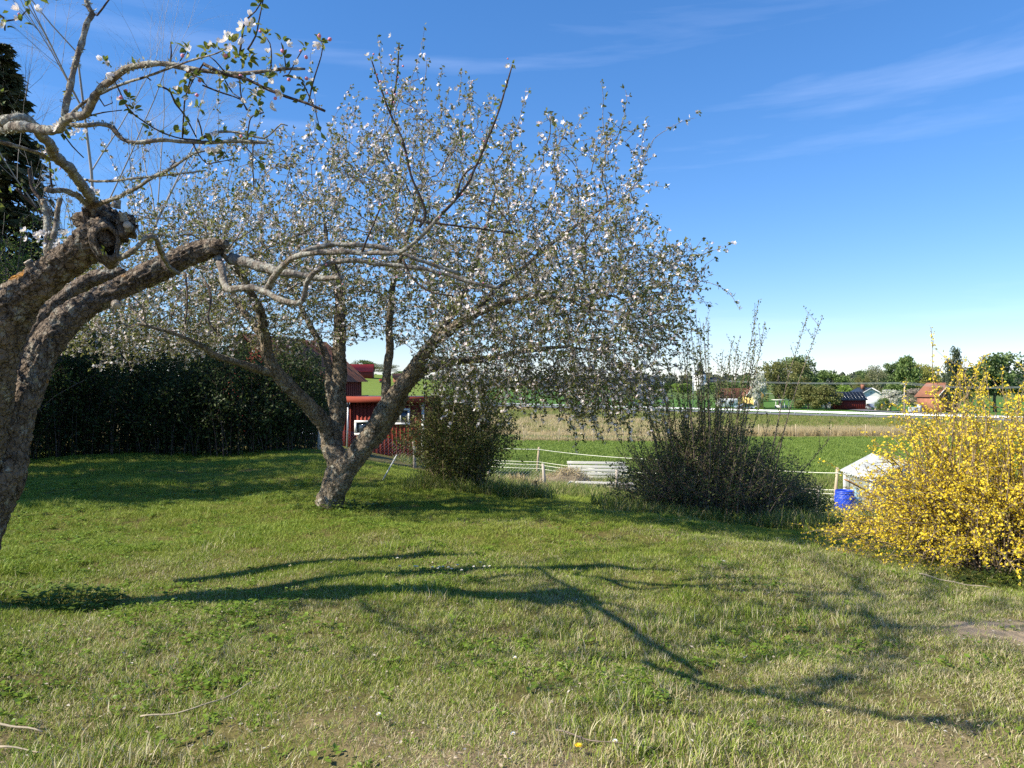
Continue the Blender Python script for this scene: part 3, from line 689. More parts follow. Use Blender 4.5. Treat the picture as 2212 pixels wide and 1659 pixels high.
# upright water shoots on the top, drooping whips along the lower rim
top = [i for i in range(len(nn)) if nn[i][2] > 3.0 and rimr[i] < .008]; low = [i for i in range(len(nn)) if nn[i][2] < 1.9 and nn[i][0] > -1.2 and rimr[i] < .006]
side = [i for i in range(len(nn)) if nn[i][0] > 1.1 and rimr[i] < .006]
def whip(p, d, L_, g, n=8, r0=.0045):
    P = [p]; d = np.array(d, float)
    for i in range(n): d = unit(d+np.array([0,0,g/n])+rng.normal(size=3)*.10); P.append(P[-1]+d*L_/n)
    P = np.array(P); tw.tube(P-MT, np.linspace(r0, .002, len(P)), 4, False)
    S = spline(P, .055)[3:]; S = S+rng.normal(size=S.shape)*.014; cl_p.append(S); cl_d.append(unit(rng.normal(size=S.shape)+np.array([0,0,.6])))
for i in random.sample(top, min(230, len(top))): whip(nn[i], (random.gauss(.08,.2), random.gauss(0,.2), 1), random.uniform(.4,1.2)*(1 if nn[i][0] < -.9 else .48), .4)
for i in random.sample(low, min(300, len(low))): whip(nn[i], (random.gauss(.3,.5), random.gauss(0,.5), -.5), random.uniform(.25,.6), -1.2)
for i in random.sample(side, min(70, len(side))): whip(nn[i], (random.uniform(.3,1), random.gauss(0,.5), random.uniform(-.3,.5)), random.uniform(.3,.75), -.5)
tw.build('twigs', MAT['twig'], mid_tree)['kind'] = 'stuff'
CP = np.concatenate(cl_p); CD = np.concatenate(cl_d); n = len(CP); print('mid tree clusters', n)
LP = []; LD = []
for q in range(4):
    s_ = rng.random(n) < (1,1,.85,.5)[q]; LP.append(CP[s_]+rng.normal(size=(s_.sum(),3))*.008); LD.append(unit(CD[s_]*.7+rng.normal(size=(s_.sum(),3))))
LP = np.concatenate(LP); LD = np.concatenate(LD)
V_, F_ = leaf_arrays(LP-MT, LD, rng.uniform(.028,.052,len(LP)), .58, .12)
link('leaves', make_mesh('leaves', V_, [F_]), MAT['leaf_apple'], mid_tree)['kind'] = 'stuff'
bl = np.array([noise.noise(Vector(p*.8)) for p in CP]); s_ = rng.random(n) < np.clip(.58+.5*bl, .25, .95)
BP = np.concatenate([CP[s_], CP[s_][::2]])+rng.normal(size=(s_.sum()+len(CP[s_][::2]),3))*.016
V_, F_ = petal_arrays(BP-MT, rng.normal(size=BP.shape)+np.array([-.3,-.3,.7]), rng.uniform(.032,.054,len(BP)), 5)
link('blossoms', make_mesh('blossoms', V_, [F_]), MAT['blossom'], mid_tree)['kind'] = 'stuff'
# ---------------------------------------------------------------- the old apple tree at the left, its limbs reaching over the lawn
FB = at(-112, 1316, 5.25); FB[2] = float(gz(FB[0], FB[1]))-.05
old_tree = thing('apple_tree', 'gnarled old apple tree with a hollow sawn limb and lichen-covered branches arching overhead', 'tree', tuple(FB))
K2, O2 = .4794, 411.4          # two enlargements the limbs were measured in
def z2(rows, step=.012): return trace([(x*K2, O2+y*K2, D, r) for x, y, D, r in rows], step=step)
def z1(rows, step=.03): return trace([(x*.3472, y*.3472, D, r) for x, y, D, r in rows], step=step)
mb = MB()
trunkB = z2([(-240,1890,5.25,.19),(-185,1760,5.25,.165),(-95,1560,5.25,.14),(-40,1430,5.25,.13),(10,1310,5.25,.13),(32,1230,5.25,.13),(50,1130,5.25,.115),(75,1020,5.25,.110),(112,920,5.27,.106),(150,830,5.3,.104),(195,725,5.33,.104),(250,640,5.36,.102),(330,560,5.4,.094),(430,500,5.45,.086),(550,440,5.5,.083),(660,385,5.52,.082),(760,335,5.55,.082),(850,290,5.57,.085),(920,268,5.58,.080),(975,265,5.6,.062),(1010,275,5.62,.052)])
rough_limb(mb, np.c_[trunkB[:,:3]-FB, trunkB[:,3]], 60, .20, 3.1, 1.25)
stubB = z2([(930,262,5.55,.055),(980,250,5.53,.05),(1022,235,5.52,.034)]); rough_limb(mb, np.c_[stubB[:,:3]-FB, stubB[:,3]], 14, .3, 8.3, 1.6)
limbA = z2([(-80,1250,5.15,.135),(-60,1020,5.0,.135),(-35,850,4.9,.135),(-5,700,4.82,.132),(45,570,4.75,.125),(110,470,4.7,.115),(190,400,4.66,.105),(280,330,4.63,.098),(360,275,4.6,.095),(420,230,4.57,.098),(462,203,4.55,.102),(490,190,4.53,.098),(502,184,4.52,.088)])
rough_limb(mb, np.c_[limbA[:,:3]-FB, limbA[:,3]], 60, .20, 21.7, 1.25)
limbC = z2([(-20,1180,5.7,.085),(30,960,5.8,.085),(90,760,5.85,.08),(180,600,5.9,.075),(270,500,5.95,.07),(360,430,6.0,.062),(450,390,6.02,.055),(530,372,6.05,.045),(560,370,6.05,.03)])
rough_limb(mb, np.c_[limbC[:,:3]-FB, limbC[:,3]], 36, .16, 33.3, 1.2)
limbL = z2([(-80,1150,5.2,.10),(-170,850,5.0,.09),(-260,640,4.8,.07),(-320,520,4.6,.05),(-360,430,4.5,.03)])   # limb going up out of view
rough_limb(mb, np.c_[limbL[:,:3]-FB, limbL[:,3]], 16, .2, 41.3, 1.2)
# knob around the stump, sawn snags
kn = z2([(395,215,4.62,.05),(400,160,4.62,.062),(420,120,4.63,.06),(460,90,4.64,.05),(500,75,4.65,.034)]); rough_limb(mb, np.c_[kn[:,:3]-FB, kn[:,3]], 16, .5, 51.0, 2.0)
kn = z2([(430,150,4.60,.05),(500,140,4.57,.05),(560,130,4.55,.042),(600,135,4.54,.03)]); rough_limb(mb, np.c_[kn[:,:3]-FB, kn[:,3]], 14, .5, 61.0, 2.0)
kn = z2([(520,215,4.53,.04),(565,190,4.52,.046),(600,165,4.51,.04),(605,150,4.51,.03)]); rough_limb(mb, np.c_[kn[:,:3]-FB, kn[:,3]], 12, .4, 71.0, 2.0)
mb.build('trunk', MAT['bark_old'], old_tree, True)
# the hollow: a ring of callus wood round a dark cavity that faces out of the limb's end
hc = at(484*K2, O2+228*K2, 4.44); hn = unit(np.array([.55,-.80,-.02])); A_ = unit(np.cross(hn, [0,0,1])); B_ = np.cross(A_, hn)
def hring(r_, off, squash=1.75, n=28):
    a = np.arange(n)*2*math.pi/n; w = 1+.12*np.sin(2*a+.6)+.09*np.sin(3*a+1)+.06*np.sin(5*a)+.03*np.sin(9*a+off*60)
    return hc+hn*off+(np.cos(a)*r_*w)[:,None]*A_+(np.sin(a)*r_*w*squash)[:,None]*B_
rings = [(.085,-.13),(.078,-.05),(.066,-.008),(.057,.006),(.050,.002),(.045,-.02)]
Vv = np.concatenate([hring(r_, o_) for r_, o_ in rings])-FB; i = np.arange(28); j = (i+1) % 28
lip = link('hollow_rim', make_mesh('hollow_rim', Vv, [np.concatenate([np.stack([q*28+i, q*28+j, q*28+28+j, q*28+28+i],1) for q in range(5)])], True), MAT['bark_old'], old_tree)
Vv = np.concatenate([hring(r_, o_) for r_, o_ in [(.0445,-.018),(.046,-.07),(.040,-.12),(.02,-.15),(.001,-.155)]])-FB
MAT['rotten'] = m_plain('rotten', (.025,.018,.013), .95, .5, 30, bump=.8)
link('hollow', make_mesh('hollow', Vv, [np.concatenate([np.stack([q*28+i, q*28+j, q*28+28+j, q*28+28+i],1) for q in range(4)])], True), MAT['rotten'], lip)
MAT['cut_wood'] = m_plain('cut_wood', (.52,.43,.33), .85, .2, 25, bump=.3)
def snag(x, y, D, d, r_, l):
    p = at(x*K2, O2+y*K2, D)-FB; d = unit(np.array(d, float)); m_ = MB(); m_.tube([p, p+d*l*.5, p+d*l], [r_*1.25, r_*1.05, r_], 12, False); o = m_.build('sawn_stub', MAT['bark_lichen'], old_tree, True)
    c_ = MB(); c_.tube([p+d*(l-.002), p+d*(l+.003)], [r_*.97, r_*.95], 12); c_.build('cut_face', MAT['cut_wood'], o)
snag(150,350,4.62,(-.35,-.5,.75),.026,.05); snag(582,170,4.49,(.15,-.85,.3),.024,.04); snag(560,140,4.5,(-.1,-.3,.9),.02,.05); snag(522,512,5.40,(.5,-.7,-.3),.028,.05); snag(520,78,4.64,(.3,-.2,.9),.025,.05); snag(195,525,5.6,(-.3,-.6,.7),.02,.05)

# branches measured one by one: (x, y in the enlargement, D), radius from..to
W1 = .3472/1600
def br(pts, w0, w1): 
    n = len(pts); return [(x, y, D, (w0+(w1-w0)*i/(n-1))*W1*D*.5) for i, (x, y, D) in enumerate(pts)]
LICH = [
 br([(-160,760,3.3),(-60,790,3.2),(60,800,3.1),(180,790,3.0),(290,815,2.95),(360,795,2.9),(420,740,2.85),(520,710,2.8),(555,660,2.75),(610,570,2.7),(680,510,2.65),(760,440,2.6),(850,405,2.55),(950,395,2.5),(1050,400,2.5),(1150,420,2.5),(1280,440,2.5),(1400,450,2.5),(1500,460,2.5),(1620,450,2.5),(1750,430,2.5),(1900,430,2.5)], 70, 17),
 br([(400,725,2.85),(430,580,2.85),(460,430,2.85),(510,270,2.85),(550,130,2.85),(578,85,2.85),(545,35,2.85),(525,-30,2.85),(500,-140,2.8)], 40, 24),
 br([(0,760,3.1),(110,735,3.1),(190,760,3.15),(260,830,3.3),(320,920,3.5),(355,985,3.7),(430,1050,3.9),(500,1130,4.15),(545,1200,4.35),(600,1290,4.6),(650,1400,4.65)], 62, 62),
 br([(400,770,2.95),(500,780,2.9),(620,770,2.9),(700,790,2.9),(735,840,2.9),(800,885,2.9),(900,885,2.9),(1000,870,2.9),(1150,880,2.95),(1300,885,3.0),(1500,880,3.0),(1660,888,3.0)], 30, 22),
 br([(560,1290,4.55),(700,1240,4.4),(830,1180,4.2),(960,1100,4.0),(1060,1050,3.9),(1150,990,3.8),(1220,950,3.7),(1275,940,3.7)], 30, 10),
 br([(530,1120,4.2),(650,1130,4.1),(800,1115,4.0),(950,1100,4.0),(1100,1080,4.0),(1200,1070,4.0),(1280,1060,4.0)], 18, 9),
 br([(290,1180,3.9),(400,1190,4.1),(480,1220,4.3),(560,1290,4.55),(600,1340,4.6)], 32, 40),
 br([(260,1250,5.0),(285,1330,5.0),(295,1450,4.98),(300,1600,4.95)], 34, 44), br([(375,1235,5.0),(355,1330,5.0),(340,1430,4.98),(310,1560,4.95)], 28, 36),
 br([(720,1600,4.5),(780,1592,4.45),(850,1545,4.4),(900,1485,4.4),(938,1465,4.4),(975,1495,4.5),(1005,1580,4.8),(1050,1660,5.2),(1105,1700,5.45)], 36, 26),
 br([(1250,860,3.0),(1350,820,3.0),(1480,825,3.0),(1580,850,3.0),(1640,862,3.0),(1700,820,3.0),(1750,770,3.0),(1790,782,3.0)], 18, 7),
 br([(1575,885,3.0),(1572,1000,3.0),(1580,1180,3.05)], 13, 8),
 br([(430,725,2.85),(520,640,2.8),(650,570,2.75),(770,520,2.7),(900,480,2.6),(1040,430,2.5),(1150,390,2.45),(1250,360,2.4),(1350,330,2.35),(1410,300,2.35)], 22, 8),
 br([(-40,870,3.3),(120,910,3.4),(230,950,3.5),(330,1000,3.7)], 26, 18),
]
S5 = lambda pts, w0, w1: [(x, y, D, w/1600*D*.5) for (x, y, D), w in zip(pts, np.linspace(w0, w1, len(pts)))]
LICH_D = [   # measured on the full view
 S5([(468,552,5.58),(478,580,5.5),(488,620,5.4),(520,622,5.3),(560,625,5.2),(600,645,5.1),(640,655,5.0),(656,640,5.0),(664,605,4.95),(700,575,4.9),(760,562,4.9),(830,572,4.9),(900,578,4.9),(960,592,4.9),(1020,610,4.9),(1080,622,4.9)], 17, 7),
 S5([(575,632,5.2),(590,600,5.1),(612,572,5.0),(650,553,4.9),(720,544,4.8),(790,547,4.75),(850,548,4.7),(880,535,4.65),(920,500,4.6),(960,455,4.55)], 15, 7),
 S5([(500,560,5.6),(560,575,5.5),(620,590,5.4),(680,600,5.4),(740,600,5.3)], 26, 10),
 S5([(640,555,5.0),(700,530,5.0),(780,530,5.0),(850,540,5.0),(900,560,5.0),(990,590,5.1)], 12, 8),
]
DARK = [
 br([(580,85,2.85),(605,95,2.85),(640,50,2.85),(690,-20,2.85)], 16, 10),
 br([(1270,400,2.45),(1400,460,2.45),(1530,490,2.45),(1640,545,2.45),(1780,600,2.45),(1900,640,2.45),(2022,692,2.45)], 20, 16),
 br([(1490,345,2.4),(1505,230,2.4),(1528,125,2.4),(1590,70,2.4),(1640,-10,2.4)], 14, 8), br([(1540,310,2.4),(1590,225,2.4),(1610,130,2.4),(1640,-10,2.4)], 12, 7),
 br([(1680,450,2.5),(1690,360,2.5),(1680,270,2.5),(1655,230,2.5)], 10, 6), br([(1780,430,2.5),(1770,350,2.5),(1750,265,2.5)], 9, 6), br([(1760,475,2.5),(1795,465,2.5),(1840,380,2.5),(1885,305,2.5)], 9, 6),
 br([(1920,635,2.45),(1950,500,2.45),(1998,350,2.45),(2010,280,2.45),(1990,240,2.45)], 10, 6), br([(1960,675,2.45),(1905,560,2.45),(1880,500,2.45),(1850,480,2.45)], 9, 6),
 br([(1015,545,2.6),(1060,570,2.65),(1090,640,2.7),(1150,720,2.8),(1222,855,2.95)], 13, 9), br([(1190,480,2.5),(1155,600,2.6),(1145,700,2.8),(1135,855,2.95)], 8, 11), br([(1060,400,2.5),(1066,330,2.5),(1062,262,2.5)], 11, 8),
 br([(690,455,2.6),(740,560,2.65),(800,680,2.7),(900,760,2.75),(1000,820,2.8),(1120,860,2.9),(1250,872,2.95)], 9, 9), br([(1260,530,2.5),(1360,570,2.5),(1500,620,2.5),(1540,685,2.5)], 11, 8),
 br([(1270,390,2.45),(1205,490,2.5),(1160,585,2.5)], 10, 7), br([(1400,500,2.5),(1450,580,2.5),(1520,622,2.5)], 9, 7), br([(1490,470,2.5),(1500,600,2.5),(1535,685,2.5)], 11, 8), br([(1150,420,2.5),(1240,490,2.45),(1290,535,2.45)], 9, 6),
 br([(390,830,2.95),(450,910,2.95),(520,980,3.0)], 10, 7), br([(180,1045,5.0),(200,1160,5.0),(262,1262,5.0)], 16, 22), br([(100,1170,4.9),(180,1250,4.95),(262,1330,5.0)], 12, 14), br([(310,1010,4.4),(318,1130,4.5),(330,1200,4.7)], 12, 12),
 br([(510,1290,4.5),(540,1430,4.5),(580,1510,4.5),(640,1570,4.5)], 10, 6), br([(1200,890,2.95),(1235,960,2.95),(1290,1020,2.95),(1350,1010,2.95),(1445,990,2.95)], 10, 6), br([(1500,885,3.0),(1560,950,3.0),(1600,1000,3.0)], 8, 5),
 br([(1640,700,2.5),(1565,730,2.6),(1545,800,2.7),(1540,865,2.9)], 8, 9), br([(1120,380,2.45),(1160,320,2.45),(1130,295,2.45)], 8, 5), br([(610,600,2.75),(650,660,2.75),(700,640,2.75),(690,600,2.75)], 9, 5), br([(560,720,2.8),(640,700,2.8),(760,685,2.8)], 11, 6),
 br([(1400,450,2.5),(1340,380,2.45),(1290,340,2.45)], 9, 6), br([(1230,740,2.8),(1250,800,2.9),(1260,860,3.0)], 9, 9), br([(1960,680,2.45),(1975,740,2.47),(1995,820,2.5)], 6, 4), br([(870,490,2.6),(905,475,2.6),(940,500,2.6)], 16, 8),
 br([(-60,180,2.7),(40,130,2.7),(110,120,2.7),(170,60,2.7)], 12, 7), br([(-60,60,2.6),(20,110,2.6),(30,190,2.6)], 14, 9), br([(1060,1040,3.9),(1085,1010,3.9),(1080,965,3.9)], 9, 6), br([(1170,1010,3.8),(1200,1050,3.8),(1230,1020,3.8)], 8, 5),
]
DARK_D = [
 S5([(955,460,4.55),(1005,405,4.5),(1022,372,4.5),(1050,310,4.5),(1075,245,4.5),(1095,180,4.5),(1106,140,4.5)], 7, 3),
 S5([(905,490,4.6),(920,460,4.6),(890,385,4.6),(868,300,4.6),(843,245,4.6),(822,190,4.6),(803,130,4.6)], 7, 3), S5([(843,245,4.6),(857,170,4.6),(862,92,4.6)], 5, 3), S5([(900,475,4.6),(960,485,4.6),(1040,495,4.6),(1110,505,4.6)], 6, 3),
 S5([(985,430,4.5),(1000,380,4.5),(1040,350,4.5)], 5, 3), S5([(720,560,4.9),(735,600,4.9),(740,640,4.9)], 5, 3), S5([(870,560,4.7),(890,600,4.7),(930,630,4.7),(980,640,4.7)], 6, 3), S5([(780,548,4.75),(800,500,4.7),(825,440,4.7)], 5, 3),
 S5([(345,540,5.5),(360,580,5.45),(372,590,5.45)], 12, 10), S5([(400,590,5.5),(405,640,5.4),(400,700,5.3)], 5, 3), S5([(440,600,5.5),(455,640,5.4),(450,690,5.3),(470,720,5.3)], 5, 3),
]
near_pts = []   # places along thin branches for spurs
def put(rows_list, conv, m, name, stp, knob):
    for q, rows in enumerate(rows_list):
        P = conv(rows, stp); dd = np.array([[noise.noise(Vector(p*9+s)) for s in (np.array([0,0,0]), np.array([7,1,3]), np.array([2,9,5]))] for p in P[:,:3]])
        P[:,:3] += dd*np.minimum(P[:,3:4]*.55, .012)*min(1, len(P)/12); rr_ = P[:,3]*(1+knob*np.array([noise.noise(Vector(p*45)) for p in P[:,:3]]))
        o = MB(); o.tube(P[:,:3]-FB, rr_, 10 if rr_.max() > .012 else 7); o.build(name, m, old_tree, True)
        if rr_.min() < .010: near_pts.append(P[rr_ < .011][:, :3])
put(LICH, z1, MAT['bark_lichen'], 'branch', .022, .35); put(LICH_D, lambda r_, s: trace(r_, step=s), MAT['bark_lichen'], 'branch', .03, .3)
put(DARK, z1, MAT['twig_dark'], 'twig', .022, .25); put(DARK_D, lambda r_, s: trace(r_, step=s), MAT['twig_dark'], 'twig', .03, .25)
# shaggy lichen tufts on the old branches
LT = []
for rows in LICH[:9]:
    P = z1(rows, .01); k_ = np.repeat(np.arange(len(P)), 3); d = rand_dirs(len(k_)); s_ = noise_f = np.array([noise.noise(Vector(p[:3]*6)) for p in P])[k_] > -.02
    LT.append(np.c_[(P[k_,:3]+d*P[k_,3:4]*.95), d][s_])
LT = np.concatenate(LT); LT = np.repeat(LT, 2, 0); dirs = unit(LT[:,3:]+rng.normal(size=(len(LT),3))*.7)
V_, F_ = leaf_arrays(LT[:,:3]-FB+rng.normal(size=(len(LT),3))*.003, dirs, rng.uniform(.005,.017,len(LT)), .5, .1)
MAT['lichen'] = m_leaf('lichen', [(.42,.44,.37), (.52,.53,.45), (.30,.33,.26), (.46,.45,.33)], .1, .9)
link('lichen', make_mesh('lichen', V_, [F_]), MAT['lichen'], old_tree)['kind'] = 'stuff'
# near blossoms and leaves: shared meshes, one object each
def leaf_mesh(L_, wid, bend, fold, seed):
    rnd = random.Random(seed); Vs = []; n = 6
    for i in range(n+1):
        t = i/n; w = wid*L_*.5*math.sin(math.pi*min(1, t*.92+.06))**.8*(1.0 if i < n else 0.05); z = -bend*L_*t*t+rnd.uniform(-.02,.02)*L_
        Vs += [(-w, t*L_, z+fold*w), (0, t*L_, z), (w, t*L_, z+fold*w)]
    F = []
    for i in range(n):
        a = i*3; F += [(a, a+1, a+4, a+3), (a+1, a+2, a+5, a+4)]
    return make_mesh('leaf', Vs, [F], True)
leaf_ms = [leaf_mesh(.029,.58,.25,.5,1), leaf_mesh(.025,.62,.5,.7,2), leaf_mesh(.034,.55,.1,.35,3), leaf_mesh(.020,.5,-.1,.8,4)]
for me in leaf_ms: me.materials.append(MAT['leaf_apple_near'])
def flower_mesh(open_, s):
    Vs = []; F = []; mi = []
    for q in range(5):
        a = q*2*math.pi/5+random.uniform(-.12,.12); ca, sa = math.cos(a), math.sin(a); b = len(Vs); rows = [(.12,.10),(.42,.52),(.75,.62),(1.0,.40)]
        for i, (t, w) in enumerate(rows):
            el = open_+.25*t; rr_ = t*s*math.cos(el); zz = t*s*math.sin(el)+(.12*s if i == 3 else 0)
            for sd in (-1, 0, 1):
                px, py = rr_*(1 if sd == 0 else .93), sd*w*s*.5; Vs.append((ca*px-sa*py, sa*px+ca*py, zz+abs(sd)*s*.10))
        for i in range(3):
            for jj in range(2): c = b+i*3+jj; F.append((c, c+1, c+4, c+3)); mi.append(0)
    F3 = []
    for q in range(9):
        a = random.uniform(0,6.28); b = len(Vs); t = random.uniform(.1,.3)*s; Vs += [(0,0,0), (t*math.cos(a), t*math.sin(a), s*.42), (t*math.cos(a)+.07*s, t*math.sin(a), s*.42), (t*math.cos(a), t*math.sin(a)+.07*s, s*.50)]; F3 += [(b,b+1,b+3),(b+1,b+2,b+3)]
    me = make_mesh('blossom', Vs, [F, F3], True); me.materials.append(MAT['blossom_near']); me.materials.append(MAT['stamen'])
    me.polygons.foreach_set('material_index', np.array([0]*len(F)+[1]*len(F3), np.int32)); return me
flower_ms = [flower_mesh(.35,.023), flower_mesh(.65,.022), flower_mesh(1.0,.020), flower_mesh(.2,.025)]
def bud_mesh(s):
    m_ = MB(); m_.lathe([(.001,0),(.35*s,.15*s),(.5*s,.5*s),(.38*s,.85*s),(.05*s,1.05*s)], n=8)
    me = make_mesh('bud', np.concatenate(m_.V), m_.F, True); me.materials.append(MAT['bud']); return me
bud_m = bud_mesh(.012)
def place(name, me, p, d, s, parent):
    o = bpy.data.objects.new(name, me); col.objects.link(o); o.parent = parent; q = Vector(d).to_track_quat('Z' if name != 'leaf' else 'Y', 'X' if name != 'leaf' else 'Z')
    o.rotation_mode = 'QUATERNION'; e = Matrix.Rotation(random.uniform(0,6.28) if name != 'leaf' else random.uniform(-1.2,1.2), 4, 'Z' if name != 'leaf' else 'Y')
    o.rotation_quaternion = (q.to_matrix().to_4x4() @ e).to_quaternion(); o.location = tuple(np.asarray(p)-FB); o.scale = (s,s,s)
NL = [0]; spare = []
def cluster(p, nl, nf, nb, spread=.02, sf=1.0):
    for i in range(int(nl*1.7)):
        d = unit(rng.normal(size=3)+np.array([0,0,.45])); q = p+d*.008
        if NL[0] < 290: place('leaf', random.choice(leaf_ms), q, d, random.uniform(.7,1.1), old_tree); NL[0] += 1
        else: spare.append((q, d))
    for i in range(nf):
        d = unit(rng.normal(size=3)*.7+np.array([-.3,-.5,.55])); place('blossom', random.choice(flower_ms), p+d*spread+rng.normal(size=3)*spread*.7, d, sf*random.uniform(.85,1.1), old_tree)
    for i in range(nb):
        d = unit(rng.normal(size=3)+np.array([0,0,.5])); place('bud', bud_m, p+d*spread*1.2, d, random.uniform(.8,1.2), old_tree)
CL = [(660,395,2.55,4,3,0,1.1),(160,50,2.6,3,2,0,1),(135,145,2.6,3,1,1,.8),(30,170,2.6,3,1,0,.8),(1290,320,2.42,6,0,1,1),(1432,270,2.35,3,3,0,1.1),(1352,312,2.38,3,1,1,.8),(1570,160,2.4,3,3,0,1.0),(1612,30,2.4,5,1,0,.8),(1660,222,2.5,5,0,1,.8),(1755,260,2.5,4,1,1,.7),(1900,298,2.5,3,0,2,1),(2000,270,2.45,5,1,2,.8),(1670,375,2.5,4,2,0,.7),(1760,360,2.5,4,1,0,.7),(1500,360,2.4,6,0,1,1),(1545,375,2.42,6,0,0,1),(1160,308,2.45,4,1,1,.7),(1215,480,2.5,3,2,2,.8),(1165,500,2.5,5,1,0,.7),(1120,600,2.6,5,1,0,.7),(1185,600,2.55,2,1,1,.8),(1235,675,2.8,5,2,0,.7),(800,620,2.68,5,1,2,.8),(835,690,2.7,5,1,1,.7),(930,812,2.75,4,0,0,1),(1080,825,2.85,3,0,0,.8),(1590,590,2.5,6,1,0,.8),(1600,665,2.5,3,3,0,1.0),(1385,500,2.48,5,1,0,.7),(1765,595,2.45,4,2,1,.8),(1850,490,2.45,3,1,2,.8),(1890,545,2.45,4,1,0,.7),(1660,485,2.48,4,1,0,.7),(1330,880,2.98,6,2,0,.8),(1335,960,2.95,5,3,0,.9),(1405,965,2.95,5,0,0,1),(1255,1060,4.0,4,0,0,1.4),(1610,1000,3.0,5,1,0,.8),(650,1555,4.4,5,0,0,1.5),(515,850,4.6,2,3,0,1),(440,870,4.6,2,2,0,1),(1440,1200,4.2,5,0,0,1.3),(1495,880,3.0,4,0,1,.8),(1420,380,2.42,5,1,0,.8),(1530,530,2.48,5,0,1,1),(570,1215,4.5,3,3,0,1.1),(630,1230,4.5,2,2,0,1.1),(290,1490,4.9,2,5,0,1.2),(390,1490,4.9,2,5,0,1.2),(230,1500,4.9,2,4,0,1.2),(400,1560,4.9,2,4,0,1.2),(340,1080,4.2,3,1,1,1),(480,1180,4.3,3,1,1,1),(400,790,2.9,3,2,1,.7),(130,1170,4.8,4,0,0,1.2)]
for x, y, D, nl, nf, nb, sf in CL: cluster(at(x*.3472, y*.3472, D), nl, nf, nb, .02*max(1, D/2.8), sf)
CLD = [(862,98),(860,125),(858,150),(856,180),(850,215),(846,235),(803,132),(806,160),(818,185),(826,210),(868,300),(880,350),(1105,138),(1092,190),(1080,225),(1068,260),(1055,290),(1045,320),(1025,350),(1010,385),(1035,345),(985,425),(1000,300),(1040,400),(960,470),(1060,497),(820,450),(960,600),(1040,615),(900,640),(800,570),(735,620),(700,585),(860,610)]
for u, v in CLD: cluster(at(u, v, 4.55), 4, 1, 1, .03, .9)
NP = np.concatenate(near_pts); s_ = rng.random(len(NP)) < .10      # small spurs with a leaf or two
for p in NP[s_]:
    for i in range(random.randint(1,3)): spare.append((p, unit(rng.normal(size=3)+np.array([0,0,.4]))))
sp_P = np.array([a for a, b in spare]); sp_D = np.array([b for a, b in spare])
V_, F_ = leaf_arrays(sp_P-FB, sp_D, rng.uniform(.018,.04,len(sp_P)), .55, .12)
link('leaves', make_mesh('leaves', V_, [F_]), MAT['leaf_apple_near'], old_tree)['kind'] = 'stuff'
# crown of the same tree above and behind the view: twigs and leaves that throw the dappled shade on the lawn
seeds2 = [p for P in (limbL, trunkB[-60:], limbA[-40:]) for p in P[::6,:3]]
up0 = [np.array(q_) for q_ in ((-2.4,3.6,4.0),(-3.3,3.5,3.6),(-3.0,4.0,3.9),(-1.8,3.4,4.4),(-3.8,4.4,3.3),(-2.2,4.6,4.7),(-2.9,3.0,4.3),(-3.6,3.2,4.4))]+[at(-500, 60, 3.4), at(-300,-200,3.6), at(-150,-350,3.6), at(100,-350,3.4), at(400,-380,3.6), at(-500,300,4.2), at(-420, -300, 5.0), at(-200,-500,5.0)]
sc_at = []
for c_ in up0:
    sc_at.append(c_+rng.normal(size=(90,3))*np.array([.5,.5,.4]))
sc_at = np.concatenate(sc_at); u_ = 1106+1600*sc_at[:,0]/np.maximum(sc_at[:,1],.5); v_ = 829.5-1600*(sc_at[:,2]-EYE)/np.maximum(sc_at[:,1],.5)
sc_at = sc_at[((u_ < -60) | (v_ < -60)) & (sc_at[:,1] > 1.6)]
limb_up = z1([(510,-80,2.85,.014),(470,-300,2.9,.013),(380,-700,3.1,.011),(200,-1100,3.4,.008)], .08); seeds2 += [p for p in limb_up[::2,:3]]
nd, pr_ = colonize(np.array(seeds2), [-1]*len(seeds2), sc_at, 2.5, .2, .13, 70, (0,0,.03), .25)
ok = []
ch2, rad2, _ = chains(nd, pr_, len(seeds2), .004, .03, 2.3); m_ = MB()
def hidden(P): 
    u_ = 1106+1600*P[:,0]/np.maximum(P[:,1],.5); v_ = 829.5-1600*(P[:,2]-EYE)/np.maximum(P[:,1],.5); return (u_ < -20) | (v_ < -20)
for P, r_ in ch2:
    if hidden(P).all(): m_.tube(P-FB, r_, 5, False)
m_.tube(limb_up[:,:3]-FB, limb_up[:,3], 8); m_.build('high_branches', MAT['bark_lichen'], old_tree)
q = nd[len(seeds2):][rad2[len(seeds2):] < .012]; q = q[hidden(q)]; q = np.repeat(q, 11, 0)+rng.normal(size=(len(q)*11,3))*.05
V_, F_ = leaf_arrays(q-FB, rand_dirs(len(q)), rng.uniform(.025,.045,len(q)), .6, .12)
link('high_leaves', make_mesh('high_leaves', V_, [F_]), MAT['leaf_apple_near'], old_tree)['kind'] = 'stuff'
